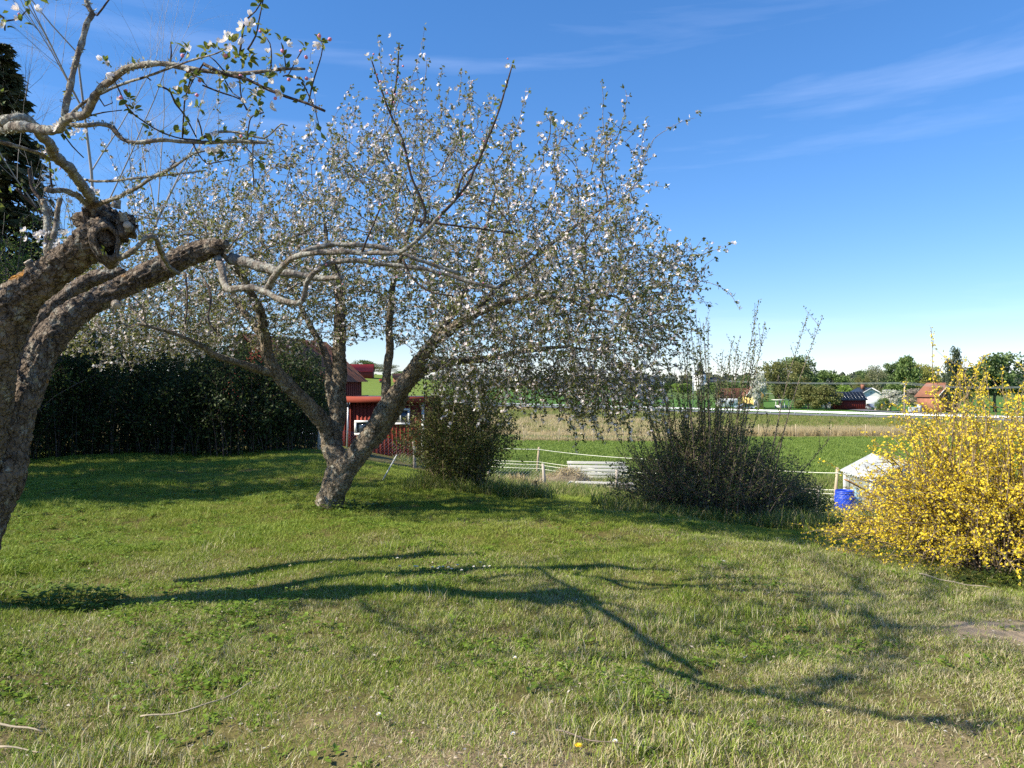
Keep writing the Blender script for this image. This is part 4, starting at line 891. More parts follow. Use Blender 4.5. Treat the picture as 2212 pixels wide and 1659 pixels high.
# ================================================================ SHRUBS, HEDGE AND TREES ROUND THE GARDEN
def shrub(name, label, cat, x, y, rx, ry, h, n_stem, m_leaf_, m_twig, n_leaf, size, wid=.6, up=.75, sub=4, base=.25, r0=.010, low=.12, spread=.05, clusters=1, group=None, rise=None, leaf_name='leaves'):
    o = thing(name, label, cat, tuple(gpt(x, y, -.03)), group=group); tw_ = MB(); pts = []; dr = []
    for s in range(n_stem):
        a = random.uniform(0, 6.283); q = math.sqrt(random.random()); bx, by = base*rx*math.cos(a)*q, base*ry*math.sin(a)*q
        a2 = a+random.gauss(0,.5); q2 = random.random()**.6; tx, ty = rx*q2*math.cos(a2), ry*q2*math.sin(a2)
        tz = h*(1-.62*q2**2.2)*random.uniform(.72,1.05)
        P = []
        for i in range(7):
            t = i/6; w = t**(1+up); P.append((bx+(tx-bx)*w+random.gauss(0,.02)*rx*t, by+(ty-by)*w+random.gauss(0,.02)*ry*t, tz*(1-(1-t)**1.25)))
        P = np.array(P); tw_.tube(P, np.linspace(r0*random.uniform(.7,1.2), r0*.25, 7), 4, False)
        S = spline(P, .06); S = S[S[:,2] > low*h]; 
        if len(S) < 3: continue
        D0 = unit(np.gradient(S, axis=0)); pts.append(S); dr.append(D0)
        for k_ in range(sub):
            i = random.randrange(len(S)//4, len(S)); d = unit(D0[i]*.6+rng.normal(size=3)*.75+np.array([0,0,.25])); L_ = random.uniform(.12,.34)*min(h, 2.2)*.6
            Q = np.array([S[i], S[i]+d*L_*.5, S[i]+unit(d+rng.normal(size=3)*.35)*L_]); tw_.tube(Q, np.linspace(r0*.35, r0*.18, 3), 3, False)
            T = spline(Q, .05); pts.append(T); dr.append(np.tile(d, (len(T),1)))
    tw_.build('stems', m_twig, o)
    P = np.concatenate(pts); D_ = np.concatenate(dr); i = rng.integers(0, len(P), n_leaf); P = P[i]+rng.normal(size=(n_leaf,3))*spread; D_ = unit(D_[i]*.5+rng.normal(size=(n_leaf,3)))
    P[:,2] = np.maximum(P[:,2], .03)
    V_, F_ = leaf_arrays(P, D_, rng.uniform(.65,1.25,n_leaf)*size, wid, .14)
    link(leaf_name, make_mesh(leaf_name, V_, [F_]), m_leaf_, o)['kind'] = 'stuff'
    return o
# dense shaded hedge at the back of the lawn
hedge = [(-10.6,16.4,1.5,3.4,'broad dark shrub at the outer end of the shaded hedge, below the spruce'), (-9.0,16.9,1.5,3.0,'dark leafy shrub in the shaded hedge, below the lowest drooping blossom'), (-7.7,17.0,1.4,2.9,'dense dark shrub of the hedge behind the long drooping apple branch'),
         (-6.5,17.1,1.4,2.8,'dark rounded shrub in the middle of the shaded hedge'), (-5.5,18.0,1.2,2.9,'shaded shrub at the hedge end, left of the metal sheets'), (-6.25,21.6,1.15,3.05,'dark shrub in front of the barn, behind the leaning left limb'), (-9.8,19.4,1.8,4.0,'tall dark shrub rising behind the outer half of the hedge'), (-8.2,19.8,1.8,3.7,'tall shrub in the second row of the hedge, near the dark barn'), (-11.6,18.6,1.6,3.9,'large dark shrub between the hedge and the leafy young tree')]
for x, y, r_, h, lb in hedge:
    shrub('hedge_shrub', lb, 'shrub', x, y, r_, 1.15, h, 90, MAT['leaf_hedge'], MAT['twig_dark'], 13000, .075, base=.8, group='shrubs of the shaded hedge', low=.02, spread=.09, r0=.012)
# lighter trees above the hedge on the left
shrub('leafy_tree', 'yellow-green young tree in fresh leaf beside the dark spruce', 'tree', -10.6, 15.6, 1.7, 1.6, 5.4, 60, MAT['leaf_spring'], MAT['twig_shrub'], 15000, .055, base=.15, low=.10, spread=.10, r0=.02, leaf_name='crown')
shrub('leafy_tree', 'feathery light green tree rising behind the hollow apple limb', 'tree', -12.2, 21.5, 2.0, 1.8, 6.9, 50, MAT['leaf_spring'], MAT['twig_shrub'], 12000, .06, base=.12, low=.15, spread=.11, r0=.02, leaf_name='crown')
shrub('leafy_tree', 'thin light green sapling showing above the hedge through apple blossom', 'tree', -8.6, 20.8, 1.5, 1.4, 5.6, 40, MAT['leaf_spring'], MAT['twig_shrub'], 7000, .05, base=.12, low=.2, spread=.1, r0=.018, leaf_name='crown')
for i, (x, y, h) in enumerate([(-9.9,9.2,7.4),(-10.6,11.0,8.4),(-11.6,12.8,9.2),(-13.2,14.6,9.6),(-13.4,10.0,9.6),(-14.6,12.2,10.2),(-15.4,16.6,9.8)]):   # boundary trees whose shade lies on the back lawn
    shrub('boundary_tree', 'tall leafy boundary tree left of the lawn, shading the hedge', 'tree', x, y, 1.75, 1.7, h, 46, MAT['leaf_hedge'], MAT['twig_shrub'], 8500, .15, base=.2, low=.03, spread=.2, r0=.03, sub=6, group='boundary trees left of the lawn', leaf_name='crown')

def spruce(label, x, y, h, rb, n_whorl, per, size, m, group=None, lift=.06, name='spruce_tree', qn=34):
    o = thing(name, label, 'tree', tuple(gpt(x, y, -.1)), group=group); t_ = MB()
    t_.tube([(0,0,0),(0,0,h*.5),(0,0,h*.98)], [h*.014, h*.009, .01], 8); t_.build('trunk', MAT['bark_far'], o, True)
    b_ = MB(); P = []; D_ = []
    for w in range(n_whorl):
        f_ = lift+(1-lift)*((w+random.random())/n_whorl); z = h*f_; r_ = rb*(1-f_)**.85+.08
        for k_ in range(per):
            a = random.uniform(0,6.283); rr_ = r_*random.uniform(.7,1.12); dv = np.array([math.cos(a), math.sin(a), 0]); sag = .32*rr_
            Q = np.array([[0,0,z], dv*rr_*.4+[0,0,z-sag*.25], dv*rr_*.8+[0,0,z-sag*.9], dv*rr_+[0,0,z-sag*.85]]); b_.tube(Q, np.linspace(.02,.004,4)*max(.4,rr_/2), 3, False)
            n = int(qn*(.35+rr_/rb)); S = spline(Q, .06); S = S[len(S)//8:]; i = rng.integers(0, len(S), n); side = np.cross(dv, [0,0,1])
            P.append(S[i]+rng.normal(size=(n,3))*.03); D_.append(unit(side*rng.choice([-1,1],n)[:,None]*.9+dv*.7+np.array([0,0,-.45])+rng.normal(size=(n,3))*.3))
    P = np.concatenate(P); D_ = np.concatenate(D_); b_.build('boughs', MAT['bark_far'], o)['kind'] = 'stuff'
    V_, F_ = leaf_arrays(P, D_, rng.uniform(.6,1.3,len(P))*size, .34, .05)
    link('needles', make_mesh('needles', V_, [F_]), m, o)['kind'] = 'stuff'
    return o
spruce('tall dark spruce at the edge of the garden behind the old apple tree', -19.3, 28.0, 15.0, 3.7, 46, 13, .46, MAT['needle'])

def bare_tree(label, x, y, h, m, n0=5, name='birch_tree'):
    o = thing(name, label, 'tree', tuple(gpt(x, y, -.1)))
    big = MB(); fine = MB()
    def grow(p, d, L_, r_, lvl):
        n = 7; P = [p]; dd = d
        for i in range(n): dd = unit(dd+rng.normal(size=3)*.075+np.array([0,0,.05 if lvl < 3 else -.04])); P.append(P[-1]+dd*L_/n)
        P = np.array(P); (big if lvl < 2 else fine).tube(P, np.linspace(r_, r_*.35, n+1), 6 if lvl < 2 else 3, False)
        if lvl >= 4: return
        for k_ in range((8, 8, 6, 3)[lvl]):
            i = random.randrange(2, n+1); ax = unit(rng.normal(size=3)); d2 = unit(dd*.95+unit(np.cross(dd, ax))*random.uniform(.35,.8)); grow(P[i], d2, L_*random.uniform(.34,.58), r_*.42*(1-.4*i/n), lvl+1)
    for s in range(n0):
        a = s*6.283/n0+random.random(); grow(np.array([.2*math.cos(a), .2*math.sin(a), 0]), unit(np.array([.22*math.cos(a), .22*math.sin(a), 1])), h*random.uniform(.75,1), .10, 0)
    big.build('trunk', m, o, True); fine.build('twigs', m, o)['kind'] = 'stuff'
bare_tree('bare pale birch with thin leafless twigs behind the spruce', -17.0, 29.5, 15.5, MAT['bark_pale'], 3)

# currant-like bush right of the apple trunk
shrub('leafy_bush', 'rounded small-leaved green bush beside the forked apple trunk', 'bush', -.85, 12.0, 1.08, 1.0, 2.12, 230, MAT['leaf_currant'], MAT['twig_brown'], 26000, .043, base=.42, low=.02, spread=.035, up=.55, r0=.007, sub=6)
# tangle of twigs on the right with tall shoots growing out of it
shrub('twiggy_shrub', 'low tangled brown-twigged shrub with sparse small leaves at the lawn edge', 'bush', 3.05, 11.5, 1.72, .95, 1.55, 620, MAT['leaf_scrub'], MAT['twig_shrub'], 17000, .042, base=.62, low=.05, spread=.03, up=.5, r0=.006, sub=7)
shrub('twiggy_shrub', 'thorny low shrub trailing beside the grey fence post near the barrel', 'bush', 4.5, 12.3, .85, .7, .8, 240, MAT['leaf_scrub'], MAT['twig_shrub'], 7000, .04, base=.55, low=.05, spread=.03, up=.5, r0=.005, sub=6)
o = thing('shoot_clump', 'cluster of tall slender leafy shoots rising out of the tangled shrub', 'sapling', tuple(gpt(2.95, 11.3, -.03)))
t_ = MB(); P = []; D_ = []
for s in range(96):
    a = random.gauss(0,.45); bx, by = random.gauss(0,.30), random.gauss(0,.18); h = random.uniform(1.3,2.5)*(1-.28*min(1,abs(bx)/.6)) if s > 26 else random.uniform(2.5,3.4)
    tx = bx*1.9+random.gauss(0,.14); ty = by*1.6+random.gauss(0,.12)
    Q = np.array([[bx+(tx-bx)*t**1.3+.02*math.sin(t*7+s), by+(ty-by)*t, h*t] for t in np.linspace(0,1,8)]); t_.tube(Q, np.linspace(.012,.003,8), 4, False)
    S = spline(Q, .035); S = S[int(len(S)*.22):]; 
    for rep in range(3): P.append(S+rng.normal(size=S.shape)*.018); D_.append(unit(rng.normal(size=S.shape)+np.array([0,0,1.0])))
    for k_ in range(4):
        i = random.randrange(len(S)//3, len(S)); d = unit(np.array([random.gauss(0,.5), random.gauss(0,.4), 1])); q2 = np.array([S[i], S[i]+d*random.uniform(.15,.4)]); t_.tube(q2, [.004,.002], 3, False); T = spline(q2, .035); P.append(T+rng.normal(size=T.shape)*.014); D_.append(unit(rng.normal(size=T.shape)+np.array([0,0,.8])))
t_.build('stems', MAT['twig_shrub'], o); P = np.concatenate(P); D_ = np.concatenate(D_)
V_, F_ = leaf_arrays(P, D_, rng.uniform(.022,.044,len(P)), .55, .12); link('leaves', make_mesh('leaves', V_, [F_]), MAT['leaf_scrub'], o)['kind'] = 'stuff'

# ---------------------------------------------------------------- forsythia
FX, FY = 4.78, 7.05
o = thing('forsythia', 'large forsythia bush covered in bright yellow flowers at the right', 'bush', tuple(gpt(FX, FY, -.03)))
t_ = MB(); P = []; N_ = []; LPf = []
for s in range(700):
    a = random.uniform(0,6.283); q = random.random()**.55; bx, by = .85*q*math.cos(a), .5*q*math.sin(a)
    a2 = a+random.gauss(0,.45); q2 = min(1.1, random.random()**.5*1.08); ex, ey = 1.72*q2*math.cos(a2), 1.05*q2*math.sin(a2)
    hz = 2.05*(1-.80*min(1,q2)**2.6)*random.uniform(.55,1.05)
    if s % 26 == 0: hz *= 1.16
    arch = random.uniform(.05,.4)*q2; Q = []
    for t in np.linspace(0,1,9): Q.append((bx+(ex-bx)*t**1.15+random.gauss(0,.015), by+(ey-by)*t**1.15+random.gauss(0,.015), max(.06, hz*(1-(1-t)**1.5)+arch*.9*math.sin(math.pi*t)*(.5)-arch*.35*t**3)))
    Q = np.array(Q); t_.tube(Q, np.linspace(random.uniform(.005,.010),.0022,9), 4, False)
    S = spline(Q, .016); n = len(S); f_ = np.linspace(0,1,n); keep = rng.random(n) < np.clip((f_-.16)*1.9, 0, .85)*np.clip(S[:,2]*3.0, .2, 1)
    S2 = S[keep]; 
    if random.random() < .88: P.append(S2+rng.normal(size=S2.shape)*.017); N_.append(rng.normal(size=S2.shape))
    k2 = S[rng.random(n) < .10]; LPf.append(k2)
    for k_ in range(3):
        i = random.randrange(n//3, n); d = unit(rng.normal(size=3)+np.array([ex*.5, ey*.5, .4])); L_ = random.uniform(.10,.38); qq = np.array([S[i], S[i]+d*L_*.6+[0,0,.03], S[i]+d*L_]); t_.tube(qq, [.0035,.0025,.0016], 3, False)
        T = spline(qq, .016); T = T[rng.random(len(T)) < .9]; P.append(T+rng.normal(size=T.shape)*.013); N_.append(rng.normal(size=T.shape))
t_.build('stems', MAT['twig_brown'], o); P = np.concatenate(P); N_ = np.concatenate(N_); print('forsythia flowers', len(P))
V_, F_ = petal_arrays(P, N_, rng.uniform(.016,.029,len(P)), 4, .5); link('flowers', make_mesh('flowers', V_, [F_]), MAT['forsythia'], o)['kind'] = 'stuff'
LPf = np.concatenate(LPf); V_, F_ = leaf_arrays(LPf+rng.normal(size=LPf.shape)*.012, rand_dirs(len(LPf)), rng.uniform(.018,.034,len(LPf)), .45, .1); link('leaves', make_mesh('leaves', V_, [F_]), MAT['leaf_fresh'], o)['kind'] = 'stuff'
# green undergrowth at its foot
def herb_patch(name, label, cat, x, y, rx, ry, n, size, h, m):
    o = thing(name, label, cat, tuple(gpt(x, y))); a = rng.uniform(0,6.28,n); r_ = np.sqrt(rng.random(n)); z = rng.uniform(.3,1,n)*h*(1.1-.6*r_)
    P = np.stack([rx*r_*np.cos(a), ry*r_*np.sin(a), z], 1); d = np.stack([np.cos(a*3+r_), np.sin(a*3+r_), rng.uniform(-.2,.35,n)], 1)
    V_, F_ = leaf_arrays(P, d, rng.uniform(.6,1.3,n)*size, .62, .10, np.tile([0,0,1.],(n,1))+rng.normal(size=(n,3))*.3); link('leaves', make_mesh('leaves', V_, [F_]), m, o)['kind'] = 'stuff'
    t_ = MB()
    for p in P[::3]: t_.tube([(p[0]*.75,p[1]*.75,0), p], [.0025,.0015], 3, False)
    t_.build('stems', MAT['leaf_fresh'], o)
herb_patch('ground_elder', 'leafy clump of ground elder growing below the old apple tree', 'weed', -3.32, 5.55, .42, .26, 420, .055, .16, MAT['leaf_fresh'])
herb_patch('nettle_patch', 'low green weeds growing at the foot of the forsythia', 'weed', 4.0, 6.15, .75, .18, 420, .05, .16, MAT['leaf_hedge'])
herb_patch('root_sprouts', 'fresh green sprouts around the foot of the forked apple trunk', 'weed', -2.15, 9.35, .42, .22, 300, .045, .16, MAT['leaf_fresh'])
# ================================================================ THINGS IN AND BEHIND THE GARDEN
def wall_boards(mb_, a, b, z0, z1, pitch=.14, prof=.022, proud=.0):
    """vertical boards with cover battens between two plan points"""
    a = np.array(a, float); b = np.array(b, float); L_ = np.linalg.norm(b-a); d = (b-a)/L_; n_ = np.array([d[1], -d[0]]); rz = math.atan2(d[1], d[0])
    c = (a+b)/2; mb_.box((c[0]-n_[0]*.03, c[1]-n_[1]*.03, (z0+z1)/2), (L_, .06, z1-z0), rz)
    k_ = int(L_/pitch)
    for i in range(k_+1):
        p = a+d*(L_*i/k_) if k_ else a
        mb_.box((p[0]+n_[0]*prof/2, p[1]+n_[1]*prof/2, (z0+z1)/2+random.uniform(-.01,.01)), (.045, prof, z1-z0), rz)
def window(parent, x, y, z, w, h, rz=0, fw=.07, mull=True, name='window', sash='white_paint', depth=.05):
    """frame with pane on a wall whose outside faces local -Y after rz"""
    c, s = math.cos(rz), math.sin(rz); f = lambda u, v, q: (x+u*c+v*s*-1*0-(-v)*(-s)*0+(-s)*(v), y+u*s+c*v, z+q)
    m_ = MB()
    for (u, q, a, b) in ((0, h/2, w+fw, fw), (0, -h/2, w+fw, fw)): m_.box(f(u, -.02, q), (a, depth, b), rz)
    for u in (-w/2, w/2): m_.box(f(u, -.02, 0), (fw, depth*1.02, h-fw), rz)
    if mull: m_.box(f(0, -.018, 0), (fw*.6, depth*.8, h-fw), rz)
    o = m_.build(name, MAT[sash], parent)
    p = MB(); p.box(f(0, .0, 0), (w-fw*.4, .012, h-fw*.4), rz); p.build('pane', MAT['glass'], o); return o

# red garden shed with a low roof
sx, sy = -4.55, 27.0; sz = float(gz(sx, sy))-.25
shed = thing('garden_shed', 'small red board shed with flat roof and white-framed windows behind the apple trunk', 'shed', (sx, sy, sz), R(-7))
Hs = 1.0-sz; w2 = 1.38
m_ = MB(); wall_boards(m_, (-w2,0), (w2,0), 0, Hs); wall_boards(m_, (w2,0), (w2,2.6), 0, Hs); wall_boards(m_, (-w2,2.6), (-w2,0), 0, Hs); wall_boards(m_, (w2,2.6), (-w2,2.6), 0, Hs); m_.build('wall', MAT['red_wood'], shed)
m_ = MB(); m_.box((.02,1.3,Hs+.10), (2*w2+.5, 3.1, .05)); r_o = m_.build('roof', MAT['black_roof'], shed)
m_ = MB(); m_.box((.02,-.27,Hs+.04), (2*w2+.54,.04,.22)); m_.box((-w2-.25,1.28,Hs+.04), (.04,3.06,.22)); m_.box((w2+.29,1.28,Hs+.04), (.04,3.06,.22)); m_.build('fascia', MAT['red_fascia'], r_o)
m_ = MB(); m_.tube([(-w2-.05,-.10,Hs-.05),(-w2-.08,-.10,Hs*.5),(-w2-.12,-.10,.1)], .035, 8); m_.build('downpipe', MAT['galv'], shed, True)
m_ = MB(); m_.box((w2-.04,-.045,Hs/2-.05), (.10,.03,Hs-.12)); m_.build('corner_board', MAT['white_paint'], shed)
window(shed, -w2+.52, -.04, Hs-1.0, .62, .46, 0, .08, False); window(shed, .52, -.04, Hs-.58, .62, .52, 0, .07, True)
# dark barn at the back left
bx, by = -10.3, 28.6; bz = float(gz(bx, by))-.3
barn = thing('barn', 'dark red barn with rusty corrugated roof half hidden behind the hedge', 'barn', (bx, by, bz), R(-15))
He = 1.9-bz; Hr = 3.5-bz; wl = 1.9
m_ = MB(); wall_boards(m_, (-wl,0), (wl,0), 0, He, .2); wall_boards(m_, (wl,0), (wl,6), 0, He, .2); wall_boards(m_, (-wl,6), (-wl,0), 0, He, .2)
m_.poly([(-wl,.01,He),(wl,.01,He),(0,.01,Hr)]); m_.poly([(-wl,6,He),(0,6,Hr),(wl,6,He)]); m_.build('wall', MAT['falu'], barn)
m_ = MB()
for s in (-1,1):
    for i in range(40):
        ya = -.3+6.6*i/40; yb = ya+6.6/40; ym = (ya+yb)/2; xo = s*(wl+.25); zl = He-.22
        m_.poly([(xo,ya,zl),(xo,ym,zl+.035),(0,ym,Hr+.085),(0,ya,Hr+.05)]); m_.poly([(xo,ym,zl+.035),(xo,yb,zl),(0,yb,Hr+.05),(0,ym,Hr+.085)])
m_.build('roof', MAT['roof_rust'], barn)
# low lean-to between barn and shed
lx, ly = -6.35, 28.6; lz = float(gz(lx, ly))-.2; lean = thing('lean_to', 'low dark red lean-to with pale roof edge between barn and shed', 'shed', (lx, ly, lz))
Hl = .78-lz; m_ = MB(); wall_boards(m_, (-.6,0), (.72,0), 0, Hl, .16); wall_boards(m_, (.72,0),(.72,2),0,Hl,.16); m_.build('wall', MAT['falu'], lean)
m_ = MB(); m_.box((.06,.95,Hl+.05),(1.6,2.4,.06)); m_.build('roof', MAT['galv'], lean)
# metal sheets and boards stacked in the shade
def corr_sheet(m_, c, w, d, tilt, rz, n=16, amp=.02):
    Vv = []
    for i in range(n+1):
        for q in (0, 1):
            p = np.array([(i/n-.5)*w, (q-.5)*d*math.cos(tilt), (q-.5)*d*math.sin(tilt)+amp*(i % 2)]); cz, sz_ = math.cos(rz), math.sin(rz); Vv.append((c[0]+p[0]*cz-p[1]*sz_, c[1]+p[0]*sz_+p[1]*cz, c[2]+p[2]))
    m_.add(Vv, [(2*i, 2*i+2, 2*i+3, 2*i+1) for i in range(n)])
px, py = -6.9, 24.0; pz = float(gz(px, py)); pile = thing('metal_sheets', 'pile of blue-grey corrugated metal sheets lying in shade by the barn', 'sheet pile', (px, py, pz))
for i, (ox, oy, oz, w, d, t, r_) in enumerate([(0,.3,.42,1.5,.9,1.1,.05),(.55,.25,.38,1.2,.85,1.0,-.08),(-.5,.4,.40,.9,.8,1.2,.12)]):
    m_ = MB(); corr_sheet(m_, (ox,oy,oz), w, d, t, r_); m_.build('metal_sheet', MAT['tin_blue'], pile)
for i, (ox, oy, oz, l, r_) in enumerate([(.2,-.35,.08,1.5,.25),(.5,-.45,.13,1.3,-.2),(-.2,-.3,.19,1.2,.1)]):
    m_ = MB(); m_.box((ox,oy,oz),(l,.5,.035),r_); tag(m_.build('board', MAT['grey_wood'], pile, bevel=.004), 'weathered flat board')

# garden fence of chain link on grey posts
link_f = thing('chain_link_fence', 'low chain-link fence on weathered grey posts at the end of the lawn', 'fence', (0,0,0))
FP = [(-4.6,17.6),(-2.4,18.2),(-.6,18.6),(.80,18.7),(2.6,18.3),(4.6,17.6),(6.35,15.4),(7.9,14.6),(9.6,14.2)]
FPz = [float(gz(*p)) for p in FP]
for i, ((x, y), z) in enumerate(zip(FP, FPz)):
    m_ = MB(); m_.tube([(x,y,z-.3),(x+random.gauss(0,.02),y,z+.3),(x+random.gauss(0,.03),y,z+.66)], [.042,.040,.036], 9); m_.build('post', MAT['grey_wood'], link_f, True)
m_ = MB()
for i in range(len(FP)-1):
    a = np.array([*FP[i], FPz[i]+.03]); b = np.array([*FP[i+1], FPz[i+1]+.03]); L_ = np.linalg.norm(b-a); hh = .55; n = int(L_/.075)
    for z_ in (0, hh): m_.tube([a+[0,0,z_], b+[0,0,z_]], .0022, 3, False)
    for k_ in range(-7, n+1):
        for sg in (0, 1):
            s0, s1 = k_/n, k_/n+hh/L_; q0, q1 = max(0,s0), min(1,s1)
            if q1 <= q0: continue
            h0 = (q0-s0)/(s1-s0)*hh; h1 = (q1-s0)/(s1-s0)*hh
            if sg: h0, h1 = hh-h0, hh-h1
            m_.tube([a+(b-a)*q0+[0,0,h0], a+(b-a)*q1+[0,0,h1]], .0016, 3, False)
m_.build('wire_mesh', MAT['wire'], link_f)
# rope fence of the paddock: posts with four cream ropes
rope_f = thing('rope_fence', 'paddock fence of pale wooden posts strung with four cream ropes', 'fence', (0,0,0))
RP = [(-4.5,33.5),(1.10,31.0),(6.6,26.5),(9.9,22.6),(13.4,21.0),(18,20)]
RZ = [float(gz(*p)) for p in RP]; TOPS = [1.08,1.05,1.10,1.12,1.05,1.05]
for i, ((x, y), z) in enumerate(zip(RP, RZ)):
    m_ = MB(); m_.tube([(x-.05,y,z-.3),(x-.02,y,z+.5),(x+.03,y,z+TOPS[i]+.04)], [.05,.048,.045], 10); m_.build('post', MAT['tan_wood'], rope_f, True)
for hq in (1.0,.48,.36,.20):
    m_ = MB()
    for i in range(len(RP)-1):
        a = np.array([*RP[i], RZ[i]+hq]); b = np.array([*RP[i+1], RZ[i+1]+hq]); P = np.array([a+(b-a)*t-np.array([0,0,.10*4*t*(1-t)]) for t in np.linspace(0,1,12)]); P[:,1] -= .06; m_.tube(P, .011, 5, False)
    m_.build('rope', MAT['rope'], rope_f)
m_ = MB(); p = gpt(10.9,21.8); m_.tube([p-[0,0,.3], p+[0,0,.7], p+[.02,0,1.35]], [.035,.033,.03], 8); tag(m_.build('stake', MAT['rust_wood'], None, True), 'rusty brown stake behind the small greenhouse', 'stake')
m_ = MB(); p = gpt(13.0,23.0); m_.tube([p-[0,0,.3], p+[0,0,.7], p+[.02,0,1.45]], [.035,.033,.03], 8); tag(m_.build('stake', MAT['rust_wood'], None, True), 'rusty stake beyond the greenhouse roof, near the forsythia', 'stake')
# far line of thin field stakes
far_f = thing('stake_fence', 'line of thin wooden stakes along the straw edge of the meadow', 'fence', (0,0,0))
for u in (1130,1206,1282,1346,1407,1640,1720,1795,1870):
    D = 50 if u < 1500 else 57.5; p = gpt((u-1106)/1600*D, D); m_ = MB(); m_.tube([p-[0,0,.2], p+[random.gauss(0,.03),0,.55], p+[random.gauss(0,.05),0,1.0]], [.03,.028,.026], 6); m_.build('stake', MAT['tan_wood'], far_f, True)

# white slatted pallet side, leaning upright in the paddock edge
c = gpt(3.25, 28.6); pal = thing('slatted_crate', 'white slatted wooden pallet crate standing by the rope fence', 'crate', tuple(c), R(-9))
for i, (zz, dx) in enumerate([(.62,0),(.47,.10),(.34,.08),(.20,-.02),(.06,.04)]):
    m_ = MB(); m_.box((dx, 0, zz+.05), (2.25, .03, .105)); m_.build('slat', MAT['white_wood'], pal, bevel=.004)
for dx in (-1.05, 0, 1.05):
    m_ = MB(); m_.box((dx, .05, .36), (.09, .06, .62)); m_.build('upright', MAT['white_wood'], pal, bevel=.004)
for dx in (-1.05, 1.05):
    m_ = MB(); m_.box((dx, .5, .36), (.03, .82, .58)); m_.build('side', MAT['grey_wood'], pal, bevel=.004)
c = gpt(2.45, 20.6); bed = thing('raised_bed', 'weathered raised bed of grey planks beside the soil heap', 'raised bed', tuple(c), R(-12))
for (x, y, l, r_) in ((0,0,1.9,0),(0,.9,1.9,0),(-.95,.45,.9,R(90)),(.95,.45,.9,R(90))):
    for zz in (.07,.20): 
        m_ = MB(); m_.box((x,y,zz),(l+(.03 if r_ == 0 else -.03),.035,.125),r_); m_.build('plank', MAT['white_wood'], bed, bevel=.004)
k = NT('bed_soil'); q = k.noise(20,6,.7); k.base(k.ramp(q,[(.3,(.03,.022,.016)),(.7,(.09,.07,.05))]),.95); k.bump(q,.8,.03)
m_ = MB(); m_.box((0,.45,.14),(1.84,.84,.12)); m_.build('soil', k.m, bed)
def heap(name, label, cat, x, y, rx, ry, h, m, tuft=0, seed=0, lump=.3):
    n, k_ = 36, 12; Vv = [(0,0,h)]; 
    for r_ in range(1, k_+1):
        t = r_/k_
        for i in range(n):
            a = 2*math.pi*i/n; w = 1+.22*noise.noise(Vector((math.cos(a)*1.5, math.sin(a)*1.5, seed))); X_, Y_ = rx*t*w*math.cos(a), ry*t*w*math.sin(a)
            Z_ = h*(1-t**1.6)*(1+lump*noise.noise(Vector((X_*3,Y_*3,seed+3))))+.05*h*noise.noise(Vector((X_*12,Y_*12,seed)))+(float(gz(x+X_,y+Y_))-float(gz(x,y))); Vv.append((X_,Y_,Z_-.03*t))
    F3 = [(0,1+i,1+(i+1)%n) for i in range(n)]; F4 = [(1+r_*n+i,1+(r_+1)*n+i,1+(r_+1)*n+(i+1)%n,1+r_*n+(i+1)%n) for r_ in range(k_-1) for i in range(n)]
    o = thing(name, label, cat, tuple(gpt(x,y))); link('mound', make_mesh('mound', Vv, [F3,F4], True), m, o)
    if tuft:
        P = np.array(Vv)[rng.integers(0,len(Vv),tuft)]+rng.normal(size=(tuft,3))*np.array([.05,.05,.01]); V_, F_ = leaf_arrays(P, unit(rng.normal(size=(tuft,3))*.6+np.array([0,0,.7])), rng.uniform(.08,.26,tuft), .07, .05)
        link('dry_stalks', make_mesh('dry_stalks', V_, [F_]), MAT['straw'], o)['kind'] = 'stuff'
k = NT('heap_soil'); q = k.noise(9,7,.7); k.base(k.ramp(q,[(.3,(.12,.09,.06)),(.7,(.34,.27,.17))]),.95); k.bump(q,.9,.06)
heap('soil_heap', 'rounded heap of earth and dry grass beside the grey fence post', 'heap', 1.75, 22.2, 1.35, .8, .62, k.m, 1500, 2)
k = NT('rubble'); q = k.noise(7,7,.75); k.base(k.ramp(q,[(.35,(.20,.17,.14)),(.65,(.55,.51,.46))]),.95); k.bump(q,1,.08)
heap('rubble_heap', 'pale heap of rubble and dry cuttings behind the thorny shrub', 'heap', 6.7, 18.6, 1.3, .8, .75, k.m, 500, 5, .6)
heap('brush_heap', 'flat heap of dead grass in front of the chain-link fence', 'heap', .2, 17.4, 1.0, .5, .22, k.m, 900, 9)

# blue barrel, greenhouse and clutter
c = gpt(9.25, 20.6); brl = thing('barrel', 'open bright blue plastic barrel standing beside the greenhouse', 'barrel', tuple(c))
k = NT('blue_plastic'); q = k.noise(5,5,.6); k.base(k.ramp(q,[(.3,(.012,.045,.42)),(.7,(.022,.085,.62))]),.38); k.b.inputs['Specular IOR Level'].default_value = .5
m_ = MB(); m_.lathe([(.001,0),(.24,0),(.262,.03),(.285,.2),(.292,.42),(.288,.62),(.272,.74),(.262,.765),(.276,.775),(.278,.80),(.262,.805),(.262,.83),(.270,.84),(.268,.875),(.250,.878),(.248,.83),(.262,.70),(.275,.42),(.24,.04),(.001,.03)], n=32); m_.build('body', k.m, brl, True)
m_ = MB(); m_.lathe([(.292,.20),(.300,.215),(.300,.235),(.291,.25)], n=32); m_.lathe([(.291,.60),(.298,.615),(.298,.635),(.287,.65)], n=32); m_.build('hoop', k.m, brl, True); brl.scale = (.92,.92,.78)
gx_, gy_ = 10.0, 20.9; c = gpt(gx_+1.05, gy_, -.05); gh = thing('greenhouse', 'small white-framed greenhouse with corrugated plastic roof behind the forsythia', 'greenhouse', tuple(c), R(-6))
Wg, Lg, He_, Hr_ = 1.75, 2.2, .98, 1.44
